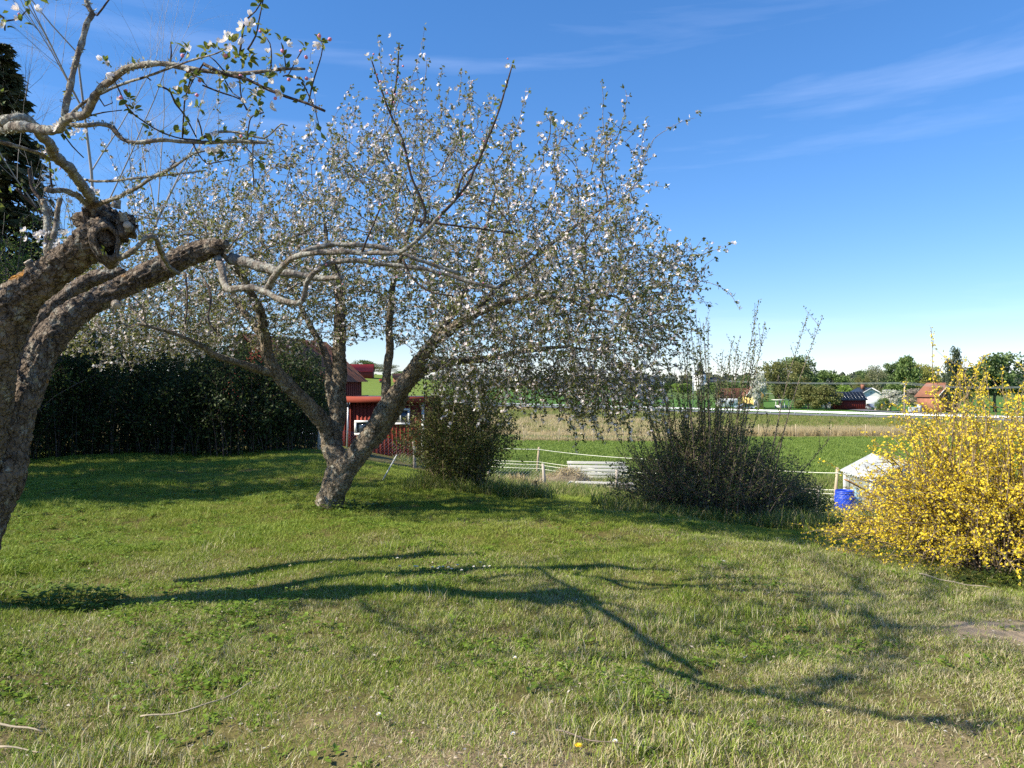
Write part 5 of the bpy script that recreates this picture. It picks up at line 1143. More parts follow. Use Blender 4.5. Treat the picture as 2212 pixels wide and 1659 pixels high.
k = NT('clear_sheet'); k.base((.55,.57,.56), .25); t_ = k.n('ShaderNodeBsdfTransparent'); mx_ = k.n('ShaderNodeMixShader'); mx_.inputs[0].default_value = .55; k.l(k.b.outputs[0], mx_.inputs[1]); k.l(t_.outputs[0], mx_.inputs[2]); k.l(mx_.outputs[0], k.out.inputs[0]); MAT['clear_sheet'] = k.m
k = NT('roof_sheet'); k.base(k.ramp(k.noise(3,5), [(.3,(.40,.42,.42)),(.7,(.62,.64,.63))]), .35); t_ = k.n('ShaderNodeBsdfTranslucent'); t_.inputs[0].default_value = (.8,.82,.82,1); mx_ = k.n('ShaderNodeMixShader'); mx_.inputs[0].default_value = .3; k.l(k.b.outputs[0], mx_.inputs[1]); k.l(t_.outputs[0], mx_.inputs[2]); k.l(mx_.outputs[0], k.out.inputs[0]); MAT['roof_sheet'] = k.m
for x, y in ((-Wg/2,0),(Wg/2,0),(-Wg/2,Lg),(Wg/2,Lg)):
    m_ = MB(); m_.box((x,y,He_/2),(.07,.07,He_)); m_.build('corner_post', MAT['white_paint'], gh, bevel=.004)
for y in (0, Lg):
    m_ = MB()
    for s in (-1,1): m_.beam((s*Wg/2,y,He_),(0,y,Hr_),.05,.06)
    m_.beam((-Wg/2,y,He_-.02),(Wg/2,y,He_-.02),.045,.045); m_.beam((-Wg/2,y,.06),(Wg/2,y,.06),.045,.05); m_.beam((0,y,.06),(0,y,Hr_-.03),.04,.045); m_.beam((-Wg/2,y+.01,He_-.05),(-.35,y+.01,.1),.03,.03); m_.build('gable_frame', MAT['white_paint'], gh)
m_ = MB()
for x in (-Wg/2, Wg/2): m_.beam((x,0,He_+.02),(x,Lg,He_+.02),.05,.05); m_.beam((x,0,.06),(x,Lg,.06),.045,.05)
m_.beam((0,0,Hr_),(0,Lg,Hr_),.05,.06); m_.build('side_rail', MAT['white_paint'], gh)
for s in (-1,1):
    m_ = MB(); n = 13
    for i in range(n):
        ya = -.22+(Lg+.44)*i/n; yb = ya+(Lg+.44)/n; ym = (ya+yb)/2; xo = s*(Wg/2+.10); zo = He_-.02
        m_.poly([(xo,ya,zo),(xo,ym,zo+.06),(s*.01,ym,Hr_+.12),(s*.01,ya,Hr_+.06)]); m_.poly([(xo,ym,zo+.06),(xo,yb,zo),(s*.01,yb,Hr_+.06),(s*.01,ym,Hr_+.12)])
    m_.build('roof_panel', MAT['roof_sheet'], gh)
for y in (0.0, Lg): 
    m_ = MB(); m_.poly([(-Wg/2,y+.02,.05),(Wg/2,y+.02,.05),(Wg/2,y+.02,He_),(0,y+.02,Hr_),(-Wg/2,y+.02,He_)]); m_.build('end_panel', MAT['clear_sheet'], gh)
for x in (-Wg/2, Wg/2): m_ = MB(); m_.poly([(x,0,.05),(x,Lg,.05),(x,Lg,He_),(x,0,He_)]); m_.build('side_panel', MAT['clear_sheet'], gh)
m_ = MB(); c = gpt(9.72, 21.0); P = np.array([(c[0]+.20*math.cos(a)*(1+.1*math.sin(3*a)), c[1]+.15*math.sin(a), c[2]) for a in np.linspace(0,6.283,14,endpoint=False)])
for i, (f_, z_) in enumerate([(1,.0),(1.15,.12),(1.1,.3),(.9,.46),(.45,.54)]): pass
ctr = P.mean(0); Vv = []; 
for f_, z_ in [(.9,.0),(1.1,.15),(1.05,.40),(.85,.62),(.40,.72)]: Vv.append(ctr+(P-ctr)*f_+np.array([0,0,z_]))
i = np.arange(14); j = (i+1)%14; m_.add(np.concatenate(Vv)-c, np.concatenate([np.stack([q*14+i,q*14+j,q*14+14+j,q*14+14+i],1) for q in range(4)])); m_.add([np.array([0,0,.73])])
m_.F.append(np.stack([np.full(14, m_.n-1), 56+i, 56+j],1)); o = m_.build('plastic_sack', m_plain('pale_blue_plastic', (.36,.60,.70), .4, .2, 6), None, True); o.location = tuple(c); tag(o, 'pale blue plastic sack between the barrel and the greenhouse', 'sack')
m_ = MB(); m_.box((0,0,0),(.62,.30,.03),0,Matrix.Rotation(R(28),3,'Y')); o = m_.build('board', MAT['rust_wood'], None, bevel=.004); o.location = (c[0]+.03,c[1],c[2]+.80); tag(o, 'brown board lying on the pale blue sack', 'board')
# white stones at the greenhouse foot
for i in range(7):
    x, y = 9.35+.13*i+random.gauss(0,.03), 19.3+random.gauss(0,.12); m_ = MB(); s = random.uniform(.06,.10); n = 8
    m_.lathe([(.001,-.3*s),(.7*s,-.2*s),(s,.15*s),(.75*s,.6*s),(.001,.75*s)], n=9); o = m_.build('stone', MAT['plaster'], None, True); o.location = tuple(gpt(x,y)); o.rotation_euler = (random.random()*.4, random.random()*.4, random.random()*6); o.scale = (random.uniform(.8,1.3), random.uniform(.7,1.1), 1); tag(o, 'whitish stone in the row lying in front of the greenhouse', 'stone', 'stones in front of the greenhouse')
# white stick leaning in the grass by the apple trunk
m_ = MB(); a = gpt(-2.22,12.4); m_.tube([a-[0,0,.1], a+np.array([.28,.1,.42])], [.013,.012], 8); tag(m_.build('leaning_stick', MAT['white_paint'], None, True), 'thin white stick leaning out of the grass behind the apple trunk', 'stick')
m_ = MB(); a = gpt(.42,13.2); m_.tube([a, a+[.01,0,.22], a+[0,0,.30]], [.02,.018,.03], 8); tag(m_.build('short_stake', MAT['twig_dark'], None, True), 'short dark stake standing in sunlit grass near the round bush', 'stake')
# fallen twigs on the lawn
def stick(label, pts, r_, m, name='fallen_twig'):
    P = np.array([gpt(x, y, dz) for x, y, dz in pts]); S = spline(P, .03); S[:,2] += .004*np.sin(np.arange(len(S))); m_ = MB(); m_.tube(S, np.linspace(r_, r_*.5, len(S)), 7); tag(m_.build(name, m, None, True), label, 'twig')
def gu(u, v, dz=.03): D = EYE*1600/(v-829.5); return ((u-1106)/1600*D, D, dz)
MAT['twig_dry'] = m_plain('twig_dry', (.36,.30,.21), .8, .3, 20)
stick('long pale dry twig lying bent on the worn grass', [gu(303,1531),gu(350,1529),gu(395,1525),gu(420,1522),gu(470,1510),gu(505,1500),gu(543,1489,.05)], .005, MAT['twig_dry'])
stick('pale twig pointing in from the lawn edge with an upright snag', [gu(-30,1562),gu(20,1567),gu(60,1571),gu(92,1576)], .007, MAT['twig_dry'])
stick('thin grey twig on bare ground below the snagged twig', [gu(0,1610),gu(50,1612),gu(95,1618)], .005, MAT['twig_dry'])
stick('thin straw stalk lying along the foot of the forsythia', [gu(1985,1248),gu(2060,1258),gu(2140,1266)], .006, MAT['twig_dry'])
stick('dark thin twig lying in dry grass beside the dandelion', [gu(1200,1610),gu(1290,1630),gu(1380,1640),gu(1410,1648)], .004, MAT['twig_shrub'])
# dandelion and daisies
MAT['petal_yellow'] = m_plain('petal_yellow', (.85,.58,.02), .6, .15, 60); MAT['petal_white'] = m_plain('petal_white', (.80,.79,.77), .6, .08, 60)
def flower(name, label, cat, x, y, n_pet, r_, h, mp_, mc, group=None):
    o = thing(name, label, cat, tuple(gpt(x,y)), random.random()*6, group); m_ = MB(); m_.tube([(0,0,0),(.004,0,h*.6),(0,0,h)], .0018, 5); m_.build('stem', MAT['leaf_fresh'], o)
    m_ = MB()
    for lay_ in range(2):
        for i in range(n_pet):
            a = 2*math.pi*(i+.5*lay_)/n_pet; q = r_*(1-.25*lay_); w = 2.2*q/n_pet; d = np.array([math.cos(a), math.sin(a), 0]); s_ = np.array([-math.sin(a), math.cos(a), 0]); z = np.array([0,0,h+.002*lay_]); m_.add([z+d*q*.15, z+d*q*.7+s_*w+[0,0,.002], z+d*q+[0,0,.004*(1+lay_)], z+d*q*.7-s_*w+[0,0,.002]], [(0,1,2,3)])
    m_.build('petals', mp_, o); m_ = MB(); m_.lathe([(.001,h+.006),(r_*.25,h+.005),(r_*.33,h+.001)], n=10); m_.build('flower_centre', mc, o)
x, y, _ = gu(1247,1636); flower('dandelion', 'single yellow dandelion flower in the worn grass beside a dark twig', 'flower', x, y-.05, 14, .018, .045, MAT['petal_yellow'], MAT['petal_yellow'])
for u, v in ((1108,1622),(1112,1440),(822,1578),(1325,1628),(1560,1235)): x, y, _ = gu(u, v); flower('daisy', 'small white daisy flower scattered in the open grass', 'flower', x, y-.05, 11, .013, .05, MAT['petal_white'], MAT['petal_yellow'], 'daisies in the lawn')
for i in range(16): x, y, _ = gu(random.gauss(965,55), random.gauss(1238,8)); flower('daisy', 'white daisy in the small drift in the tree shadow', 'flower', x, y, 11, .014, .06, MAT['petal_white'], MAT['petal_yellow'], 'daisies in the tree shadow')
# ================================================================ BEYOND THE ROAD
def crown_mesh(kind, n_leaf, lobes, size, seed, gap=.0):
    """crown in a unit frame: height 1 (0 = foot), half width .5; leaf clumps on uneven lobes"""
    r = np.random.default_rng(seed); P = []; 
    for i in range(lobes):
        if kind == 'round': t = r.uniform(0,6.28); q = math.sqrt(r.random()); z = r.uniform(.30,.93); lim = math.sqrt(max(.02, 1-((z-.58)/.43)**2)); c = np.array([.40*q*lim*math.cos(t), .40*q*lim*math.sin(t), z]); s = np.array([.16,.16,.085])*r.uniform(.7,1.2)
        elif kind == 'cone': z = r.uniform(.12,.95)**.9; t = r.uniform(0,6.28); q = math.sqrt(r.random())*(1-z)**.6*.55; c = np.array([q*math.cos(t), q*math.sin(t), z]); s = np.array([.12,.12,.085])*r.uniform(.7,1.1)
        elif kind == 'vase': z = r.uniform(.22,.96); t = r.uniform(0,6.28); q = math.sqrt(r.random())*(.16+.36*math.sin(min(1,z)*2.4)); c = np.array([q*math.cos(t), q*math.sin(t), z]); s = np.array([.11,.11,.12])*r.uniform(.6,1.1)
        else: z = r.uniform(.12,.85); t = r.uniform(0,6.28); q = math.sqrt(r.random())*.42*math.sqrt(max(.05,1-((z-.42)/.5)**2)); c = np.array([q*math.cos(t), q*math.sin(t), z]); s = np.array([.15,.15,.13])*r.uniform(.7,1.1)
        n = n_leaf//lobes; d = unit(r.normal(size=(n,3))); P.append(c+d*s*(r.random((n,1))**.35))
    P = np.concatenate(P); n = len(P); D_ = unit(r.normal(size=(n,3))); st = rng.bit_generator.state
    V_, F_ = leaf_arrays(P, D_, r.uniform(.6,1.3,n)*size, .8, .15, unit(r.normal(size=(n,3)))); return V_, F_
def trunk_mesh(kind, seed):
    r = random.Random(seed); m_ = MB()
    m_.tube([(0,0,-.03),(r.gauss(0,.008),0,.2),(r.gauss(0,.02),r.gauss(0,.02),.5),(r.gauss(0,.02),0,.85)], [.026,.02,.013,.004], 7)
    for i in range(9):
        a = r.uniform(0,6.28); z = r.uniform(.18,.6); l = r.uniform(.2,.4); m_.tube([(0,0,z),(l*.5*math.cos(a),l*.5*math.sin(a),z+.12),(l*.85*math.cos(a),l*.85*math.sin(a),z+r.uniform(.2,.32))], [.010,.007,.002], 4)
    return np.concatenate(m_.V), m_.F
PROTO = {}
def tree_proto(key, kind, n_leaf, lobes, size, seed, m):
    V_, F_ = crown_mesh(kind, n_leaf, lobes, size, seed); c_ = make_mesh('crown', V_, [F_]); c_.materials.append(MAT[m])
    V2, F2 = trunk_mesh(kind, seed); by = {}
    for f in F2: by.setdefault(f.shape[1], []).append(f)
    t_ = make_mesh('trunk', V2, [np.concatenate(x) for x in by.values()], True); t_.materials.append(MAT['bark_pale'] if m in ('far_grey','far_white') else MAT['bark_far']); PROTO[key] = (c_, t_)
tree_proto('oak','round',7000,60,.040,1,'far_oak'); tree_proto('oak2','round',6000,46,.042,2,'far_green'); tree_proto('olive','vase',7000,70,.034,3,'far_olive'); tree_proto('bush','bush',5500,50,.045,4,'far_olive'); tree_proto('lime','bush',3500,34,.05,5,'far_lime')
tree_proto('grey','round',3800,60,.034,6,'far_grey'); tree_proto('dense','cone',7000,70,.042,7,'far_green'); tree_proto('yellow','round',4500,46,.042,8,'far_yellow'); tree_proto('white','round',4200,44,.045,9,'far_white'); tree_proto('pink','round',3600,50,.038,10,'far_pink'); tree_proto('spruce','cone',6000,80,.035,11,'far_spruce'); tree_proto('dark','round',5500,44,.044,12,'far_oak'); tree_proto('bushg','bush',3500,34,.05,13,'far_green')
def far_tree(key, label, u, vtop, vbase, w, D, name='tree', group='trees beyond the road', cat='tree'):
    x = (u-1106)/1600*D; g = float(gz(x, D)); zb = min(g, EYE+(829.5-vbase)/1600*D); zt = EYE+(829.5-vtop)/1600*D; h = zt-g; ww = w/1600*D
    o = thing(name, label, cat, (x, D, g), random.random()*6.28, group); o.scale = (ww, ww*.95, h)
    c_, t_ = PROTO[key]; a = bpy.data.objects.new('crown', c_); b = bpy.data.objects.new('trunk', t_)
    for q in (a, b): col.objects.link(q); q.parent = o
    return o
far_tree('oak','tallest round dark green tree among the far trees, right of the yellow house',1716,768,878,104,205)
far_tree('olive','loose olive-green tree with several pale stems in front of the tallest round tree',1684,783,874,112,188)
far_tree('bush','bushy olive tree left of the red board barn',1746,823,880,70,180); far_tree('bush','second bushy olive tree, close beside the dark roof of the annex',1784,824,882,74,176)
far_tree('oak2','broad tree behind the two bushy olive trees',1792,799,872,88,262); far_tree('grey','greyish tree in the wood edge above the dark annex roof',1838,812,870,80,285); far_tree('dark','dark round tree rising behind the brick chimney',1872,799,872,70,270)
far_tree('lime','small bright lime-green tree behind the dark annex roof',1826,828,872,44,232); far_tree('grey','thin pale birch-like tree behind the white house',1893,786,874,58,236); far_tree('dark','rounded dark tree left of the tall dense tree',1928,783,874,62,248)
far_tree('dense','tall dense dark green tree behind the wooden utility pole',1958,770,872,92,214); far_tree('yellow','yellowish-green tree right of the tall dense tree',1996,783,874,74,226); far_tree('white','white blossoming fruit tree beside the white house gable',1924,842,880,60,168)
far_tree('pink','brownish-pink blossoming fruit tree behind the utility pole',1978,838,880,66,163); far_tree('spruce','dark spruce rising behind the forsythia',2062,748,880,70,150); far_tree('dark','large dark tree behind the top of the forsythia',2150,764,880,150,152); far_tree('yellow','yellow-green tree behind the orange brick house',2100,790,880,90,190)
far_tree('white','white blossoming tree beside the yellow house',1638,808,872,46,176); far_tree('dark','dark tree behind the orange-roofed house',1598,818,868,70,262); far_tree('dark','dark tree left of the white blossoming tree by the yellow house',1618,812,868,60,250); far_tree('oak2','green tree between church and orange-roofed house',1562,822,866,64,280); far_tree('oak2','leafy tree just right of the church tower',1537,826,858,46,380)
far_tree('lime','light green tree left of the church',1470,826,860,60,400); far_tree('oak2','green tree far left of the church tower',1430,824,860,64,420); far_tree('yellow','yellowish tree at the wood edge behind the blossoming crown',1385,826,860,70,430); far_tree('oak2','green tree behind the drooping apple branches on the wood edge',1330,828,860,76,440)
far_tree('dark','dark tree above the red roof of the distant farm',790,778,835,70,440); far_tree('grey','grey bare-looking tree beside the distant red-roofed farm',830,785,835,70,430); far_tree('dark','dark round tree behind the trunk, above the distant farm',745,785,835,60,450); far_tree('oak2','green tree right of the distant farm',880,800,845,70,420)
far_tree('bushg','small round green shrub in front of the white house',1906,857,880,36,166,'garden_shrub',None,'shrub'); far_tree('bush','dark roadside bush on the bank below the guard rail',1640+320-700+0,884,902,40,95,'garden_shrub',None,'shrub')
far_tree('olive','light leafless sapling standing between the annex and the white house',1862,815,876,34,200,'sapling',None)

# far wood on the ridge: one mass of small conifer and broadleaf crowns
k_ = 2600; U = rng.uniform(-900, 3100, k_); D_ = rng.uniform(760, 1050, k_); Xf = (U-1106)/1600*D_; G_ = gz(Xf, D_); hf = rng.uniform(9, 15, k_)*(1+.15*np.sin(U*.004)); m_V = []; Pf = []
for i in range(k_):
    n = 9; t = rng.random(n); Pf.append(np.stack([Xf[i]+rng.normal(size=n)*2.6*(1.15-t), D_[i]+rng.normal(size=n)*2.2, G_[i]+hf[i]*(t*.95)], 1))
Pf = np.concatenate(Pf); V_, F_ = leaf_arrays(Pf, unit(rng.normal(size=(len(Pf),3))*.7+np.array([0,0,.8])), rng.uniform(3,6,len(Pf)), .8, .15); MAT['far_wood'] = m_leaf('far_wood', [(.055,.075,.045), (.07,.085,.05), (.045,.065,.045), (.085,.095,.055)], .1, .8)
tag(link('forest', make_mesh('forest', V_, [F_]), MAT['far_wood']), 'dark wood along the far ridge on the horizon', 'forest', kind='stuff')

def house(name, label, cat, u, D, w, dpt, he, hr, wall, roof, rz=0, wins=(), over=.35, z=None, trim=True, thick=.12, ridge='x'):
    """gabled house; ridge along local x ('x') or along y ('y', gable faces the viewer); front wall at local y=0"""
    x = (u-1106)/1600*D; g = float(gz(x, D)) if z is None else z; o = thing(name, label, cat, (x, D, g-.15), rz)
    m_ = MB(); m_.box((0,dpt/2,he/2+.07),(w,dpt,he+.14))
    if ridge == 'x': 
        for s in (-1,1): m_.add([(s*w/2,0,he+.14),(s*w/2,dpt,he+.14),(s*w/2,dpt/2,hr)], [(0,1,2)])
    else:
        for y in (0,dpt): m_.add([(-w/2,y,he+.14),(w/2,y,he+.14),(0,y,hr)], [(0,1,2)])
    m_.build('wall', MAT[wall], o); m_ = MB()
    if ridge == 'x':
        for y0 in (-over, dpt+over):
            zl = he+.14-(hr-he-.14)*over/(dpt/2); m_.add([(-w/2-over,y0,zl),(w/2+over,y0,zl),(w/2+over,dpt/2,hr+.02),(-w/2-over,dpt/2,hr+.02),(-w/2-over,y0,zl+thick),(w/2+over,y0,zl+thick),(w/2+over,dpt/2,hr+.02+thick),(-w/2-over,dpt/2,hr+.02+thick)], [(0,1,2,3),(4,5,6,7),(0,1,5,4),(0,3,7,4),(1,2,6,5)])
    else:
        for s in (-1,1):
            x0 = s*(w/2+over); zl = he+.14-(hr-he-.14)*over/(w/2); m_.add([(x0,-over,zl),(x0,dpt+over,zl),(0,dpt+over,hr+.02),(0,-over,hr+.02),(x0,-over,zl+thick),(x0,dpt+over,zl+thick),(0,dpt+over,hr+.02+thick),(0,-over,hr+.02+thick)], [(0,1,2,3),(4,5,6,7),(0,1,5,4),(0,3,7,4),(1,2,6,5)])
        if trim:
            t_ = MB()
            for s in (-1,1): t_.beam((s*(w/2+over),-over-.03,he+.14-(hr-he-.14)*over/(w/2)+.02),(0,-over-.03,hr+.06),.05,.22)
    r_ = m_.build('roof', MAT[roof], o)
    if ridge == 'y' and trim: t_.build('bargeboard', MAT['white_paint'], r_)
    for (wx, wz, ww, wh) in wins: window(o, wx, -.02, wz, ww, wh, 0, .12)
    return o, r_
# red board barn with black roof
D = 176; x = (1840-1106)/1600*D
o, r_ = house('barn', 'red board barn with black sheet roof beside the far road', 'barn', 1842, 176, 6.5, 4.2, 2.5, 4.25, 'falu', 'black_roof', R(4), over=.35)
m_ = MB()
for i in range(9): 
    xx = -3.4+6.8*i/8; m_.beam((xx,-.36,2.64-.6*.35+.0+.21),(xx,2.05,4.42),.03,.04)
m_.build('roof_seam', MAT['galv'], r_)
m_ = MB(); wall_boards(m_, (-3.22,-.03),(3.22,-.03),.05,2.35,.45,.05); m_.build('cladding', MAT['falu'], o)
# white house with gable to the road
o, r_ = house('house', 'white gabled house with black roof and brick chimney behind the red barn', 'house', 1882, 186, 7.6, 10, 2.9, 5.2, 'plaster', 'black_roof', R(-8), [(0,4.0,.4,.35)], over=.5, ridge='y'); m_ = MB(); m_.box((-1.1,3.0,5.55),(.8,.7,1.3)); m_.box((-1.1,3.0,6.24),(.92,.82,.12)); m_.build('chimney', MAT['brick'], r_)
house('annex', 'low white annex with black roof left of the red barn', 'house', 1806, 188, 4.6, 4, 2.4, 3.9, 'plaster', 'black_roof', R(-6), over=.5)
o, _ = house('house', 'yellow gabled house beside the white blossoming tree', 'house', 1632, 182, 3.8, 6, 3.6, 5.8, 'yellow_wall', 'roof_tile', R(-6), [(.1,1.5,.9,1.5),(.3,3.7,.6,.7)], ridge='y')
house('house', 'orange tiled house with a long roof left of the yellow house', 'house', 1588, 192, 7, 5, 2.4, 5.0, 'yellow_wall', 'roof_tile', R(-8)); house('house', 'orange brick house half hidden behind the forsythia top', 'house', 2050, 150, 5, 6, 3.4, 6.0, 'brick', 'roof_tile', R(10), ridge='y')
# open garden pavilion with white posts
D = 184; x = (1690-1106)/1600*D; g = float(gz(x,D)); pv = thing('pavilion', 'small white open pavilion under the loose olive tree', 'pavilion', (x,D,g))
for a in (-1.6,-.55,.55,1.6): m_ = MB(); m_.box((a,0,1.0),(.14,.14,2.2)); m_.build('post', MAT['white_paint'], pv)
m_ = MB(); m_.box((0,.8,2.15),(4.2,2.4,.14)); m_.build('roof', MAT['white_paint'], pv); m_ = MB(); m_.box((0,.9,.4),(3.0,.4,.8)); m_.build('bench', MAT['white_wood'], pv)
# cars and caravan
def car(label, u, D, rz, paint, L_=4.4, name='parked_car', cat='car'):
    x = (u-1106)/1600*D; o = thing(name, label, cat, (x, D, float(gz(x,D))), rz); m_ = MB()
    prof = [(-L_/2,.35),(-L_/2,.75),(-L_*.42,.92),(-L_*.22,.98),(-L_*.08,1.42),(L_*.30,1.46),(L_*.46,1.0),(L_/2,.9),(L_/2,.35)]; n = len(prof)
    Vv = [(a,-.85+(.1 if b > 1.1 else 0),b) for a, b in prof]+[(a,.85-(.1 if b > 1.1 else 0),b) for a, b in prof]; i = np.arange(n); j = (i+1)%n
    m_.add(Vv, np.stack([i,j,n+j,n+i],1)); m_.F.append(np.array([tuple(range(n))])); m_.F.append(np.array([tuple(range(2*n-1,n-1,-1))])); m_.build('body', paint, o)
    m_ = MB(); m_.box((L_*.10,-.80,1.2),(L_*.40,.06,.30)); m_.build('side_window', MAT['glass'], o); m_ = MB(); m_.box((L_*.10,.80,1.2),(L_*.40,.06,.30)); m_.build('side_window', MAT['glass'], o)
    for a in (-L_*.31, L_*.31):
        for s in (-.8,.8): m_ = MB(); m_.tube([(a,s-.1,.32),(a,s+.1,.32)], .32, 14); m_.build('wheel', MAT['black_roof'], o)
    m_ = MB(); m_.box((-L_/2-.01,-.55,.72),(.05,.3,.14)); m_.build('headlight', MAT['glass'], o); m_ = MB(); m_.box((-L_/2-.01,.55,.72),(.05,.3,.14)); m_.build('headlight', MAT['glass'], o); return o
k = NT('car_silver'); k.base((.42,.45,.48),.25); k.b.inputs['Metallic'].default_value = .5
car('pale silver car parked between the red barn and the white house', 1884, 174, R(80), k.m); k2_ = NT('car_grey'); k2_.base((.30,.34,.38),.25); k2_.b.inputs['Metallic'].default_value = .4; car('grey car parked in front of the yellow house', 1608, 176, R(12), k2_.m)
x = (1570-1106)/1600*182; cv = thing('caravan', 'white caravan parked left of the orange tiled house', 'caravan', (x,182,float(gz(x,182))), R(8)); m_ = MB(); m_.box((0,0,1.45),(5.0,2.1,2.1)); m_.build('body', MAT['plaster'], cv, bevel=.25)
for a in (-1.4,.9): m_ = MB(); m_.box((a,-1.06,1.7),(1.0,.03,.6)); m_.build('window', MAT['glass'], cv)
m_ = MB(); m_.tube([(0,-1.0,.33),(0,-.8,.33)], .33, 12); m_.build('wheel', MAT['black_roof'], cv); m_ = MB(); m_.beam((2.4,0,.5),(3.4,0,.45),.12,.1); m_.build('drawbar', MAT['galv'], cv)
x = (760-1106)/1600*330; # tractor near the distant farm
tr_g = float(gz((828-1106)/1600*330,330)); tr = thing('tractor', 'tiny red tractor standing in the field by the distant farm', 'tractor', ((828-1106)/1600*330,330,tr_g), R(15)); m_ = MB(); m_.box((-.9,0,1.2),(1.8,.8,.8)); m_.box((.6,0,1.9),(1.3,1.3,1.5)); m_.build('body', MAT['roof_red'], tr, bevel=.08)
for a, r_, y in ((.7,.8,-.75),(.7,.8,.75),(-1.3,.5,-.65),(-1.3,.5,.65)): m_ = MB(); m_.tube([(a,y-.18,r_),(a,y+.18,r_)], r_, 14); m_.build('wheel', MAT['black_roof'], tr)
# distant farm behind the shed
house('farmhouse', 'distant farm building with bright red metal roof across the green field', 'house', 772, 352, 14, 9, 3.2, 6.6, 'falu', 'roof_red', R(5)); house('farm_shed', 'distant dark-roofed farm shed in front of the red metal roof', 'shed', 752, 335, 7, 6, 2.0, 4.2, 'falu', 'black_roof', R(-10)); house('farm_shed', 'small brick-red farm shed seen through the apple branches', 'shed', 868, 340, 8, 5, 2.6, 4.4, 'brick', 'roof_tile', R(4))
# church
D = 520; x = (1512-1106)/1600*D; zb = EYE+(829.5-852)/1600*D; g = min(zb, float(gz(x,D))); ch_ = thing('church', 'white church with square tower and dark spire on the far ridge', 'church', (x,D,g), R(18))
m_ = MB(); m_.box((0,0,7),(6.2,6.2,14)); m_.build('tower', MAT['plaster'], ch_); m_ = MB(); Vv = [(-3.3,-3.3,14),(3.3,-3.3,14),(3.3,3.3,14),(-3.3,3.3,14),(-1.3,-1.3,17.5),(1.3,-1.3,17.5),(1.3,1.3,17.5),(-1.3,1.3,17.5),(0,0,24)]; m_.add(Vv, [(0,1,5,4),(1,2,6,5),(2,3,7,6),(3,0,4,7)]); m_.F.append(np.array([(4,5,8),(5,6,8),(6,7,8),(7,4,8)])); m_.build('spire', MAT['black_roof'], ch_)
m_ = MB(); m_.box((12,0,3.6),(18,9,7.2)); m_.add([(3.1,-4.5,7.2),(3.1,4.5,7.2),(3.1,0,12),(21,-4.5,7.2),(21,4.5,7.2),(21,0,12)], [(0,1,2)], [(1,4,5,2)]); m_.build('nave', MAT['plaster'], ch_); m_ = MB(); m_.add([(3.0,-5,6.9),(21.4,-5,6.9),(21.4,0,12.2),(3.0,0,12.2),(3.0,5,6.9),(21.4,5,6.9)], [(0,1,2,3),(3,2,5,4)]); m_.build('nave_roof', MAT['black_roof'], ch_)
for s, z in ((-1,11),(1,11)): m_ = MB(); m_.box((s*1.2,-3.12,z),(.9,.08,2.0)); m_.build('louvre', MAT['black_roof'], ch_)
# utility poles, wires, lamp pole, cabinets, wood pile
def pole(label, u, D, vtop, m, name, r_=.13, arm=True):
    x = (u-1106)/1600*D; g = float(gz(x,D)); zt = EYE+(829.5-vtop)/1600*D; o = thing(name, label, 'pole', (x,D,g)); m_ = MB(); m_.tube([(0,0,-.3),(0,0,(zt-g)*.5),(0,0,zt-g)], [r_,r_*.9,r_*.75], 9); m_.build('shaft', MAT[m], o, True)
    if arm: m_ = MB(); m_.box((0,-.16,zt-g-.15),(1.5,.1,.12)); m_.build('crossarm', MAT[m], o)
    return np.array([x, D, zt-.05])
t1 = pole('wooden utility pole standing beside the pink blossoming tree', 1954, 142, 828, 'grey_wood', 'utility_pole', .16); t2 = pole('slender utility pole in front of the wood edge', 1790+30, 250, 829, 'grey_wood', 'utility_pole', .15); t3 = pole('thin pale lamp pole rising through the tall shoots', 1497, 150, 800, 'galv', 'lamp_pole', .09, False); t0 = pole('white utility pole seen beside the drooping apple branches', 1434, 230, 815, 'galv', 'utility_pole', .14)
t4 = np.array([95.0, 128.0, t1[2]-.3])
wires = thing('power_line', 'thin overhead power lines crossing in front of the far trees', 'power line', (0,0,0))
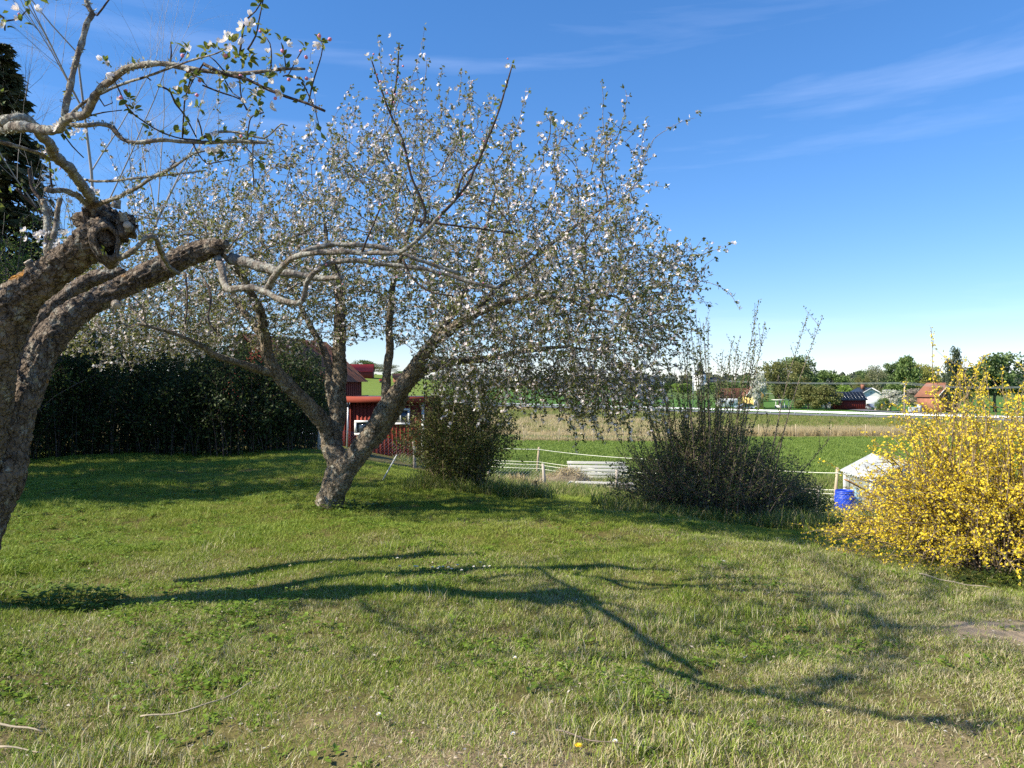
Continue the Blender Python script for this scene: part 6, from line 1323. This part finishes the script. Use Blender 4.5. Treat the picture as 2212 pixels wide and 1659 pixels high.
for dx in (-.65, 0, .65):
    for a, b in ((t0, t1), (t1, t4)): m_ = MB(); m_.tube([a+(b-a)*t+np.array([dx*.7,0,.1+dx*.2-2.0*4*t*(1-t)*.35]) for t in np.linspace(0,1,14)], .022, 4, False); m_.build('wire', MAT['wire'], wires)
for i, (u, w, h) in enumerate([(1972,1.7,1.1),(1986,.7,1.6)]):
    D = 142; x = (u-1106)/1600*D; o = thing('utility_cabinet', ['low wide grey utility cabinet beside the far road','tall narrow grey utility cabinet next to the wide one'][i], 'cabinet', (x,D,float(gz(x,D)))); m_ = MB(); m_.box((0,0,h/2),(w,.5,h)); m_.build('housing', m_plain('cabinet_grey', (.42,.46,.45), .5, .08), o, bevel=.03); m_ = MB(); m_.box((0,-.26,h/2),(w*.86,.02,h*.86)); m_.build('door', m_plain('cabinet_door', (.46,.50,.49), .5, .08), o)
x = (1905-1106)/1600*170; wp = thing('wood_pile', 'heap of pale split firewood in front of the white house', 'wood pile', (x,170,float(gz(x,170))))
for i in range(46):
    q = random.random(); a = random.uniform(0,6.28); r_ = 1.5*math.sqrt(random.random()); z = .15+1.0*(1-(r_/1.6)**1.3)*random.random(); m_ = MB(); m_.box((0,0,0),(.5,.2,.18),0,Matrix.Rotation(random.random()*3,3,'Z')@Matrix.Rotation(random.gauss(0,.5),3,'Y')); o = m_.build('split_log', MAT['tan_wood'] if i % 3 else MAT['cut_wood'], wp); o.location = (r_*math.cos(a), r_*math.sin(a)*.7, max(.08,z))
# driveway to the white house
def strip(name, pts, w, m, lift=.03):
    P = np.array(pts, float); d = unit(np.gradient(P, axis=0)); n_ = np.stack([-d[:,1], d[:,0]], 1); Vv = []
    for p, q in zip(P, n_): Vv += [gpt(*(p-q*w/2), lift), gpt(*(p+q*w/2), lift)]
    i = np.arange(len(P)-1)*2; o = link(name, make_mesh(name, Vv, [np.stack([i,i+2,i+3,i+1],1)]), m); tag(o, kind='structure')
strip('side_road', [(70+.5*t, 100+3.2*t) for t in range(0,40,2)], 5, MAT['asphalt'], .12)
strip('field_track', [(110+6*t, 395-1.5*t) for t in range(0,14)], 5, m_plain('gravel', (.45,.42,.38), .9, .15, 1), .2)
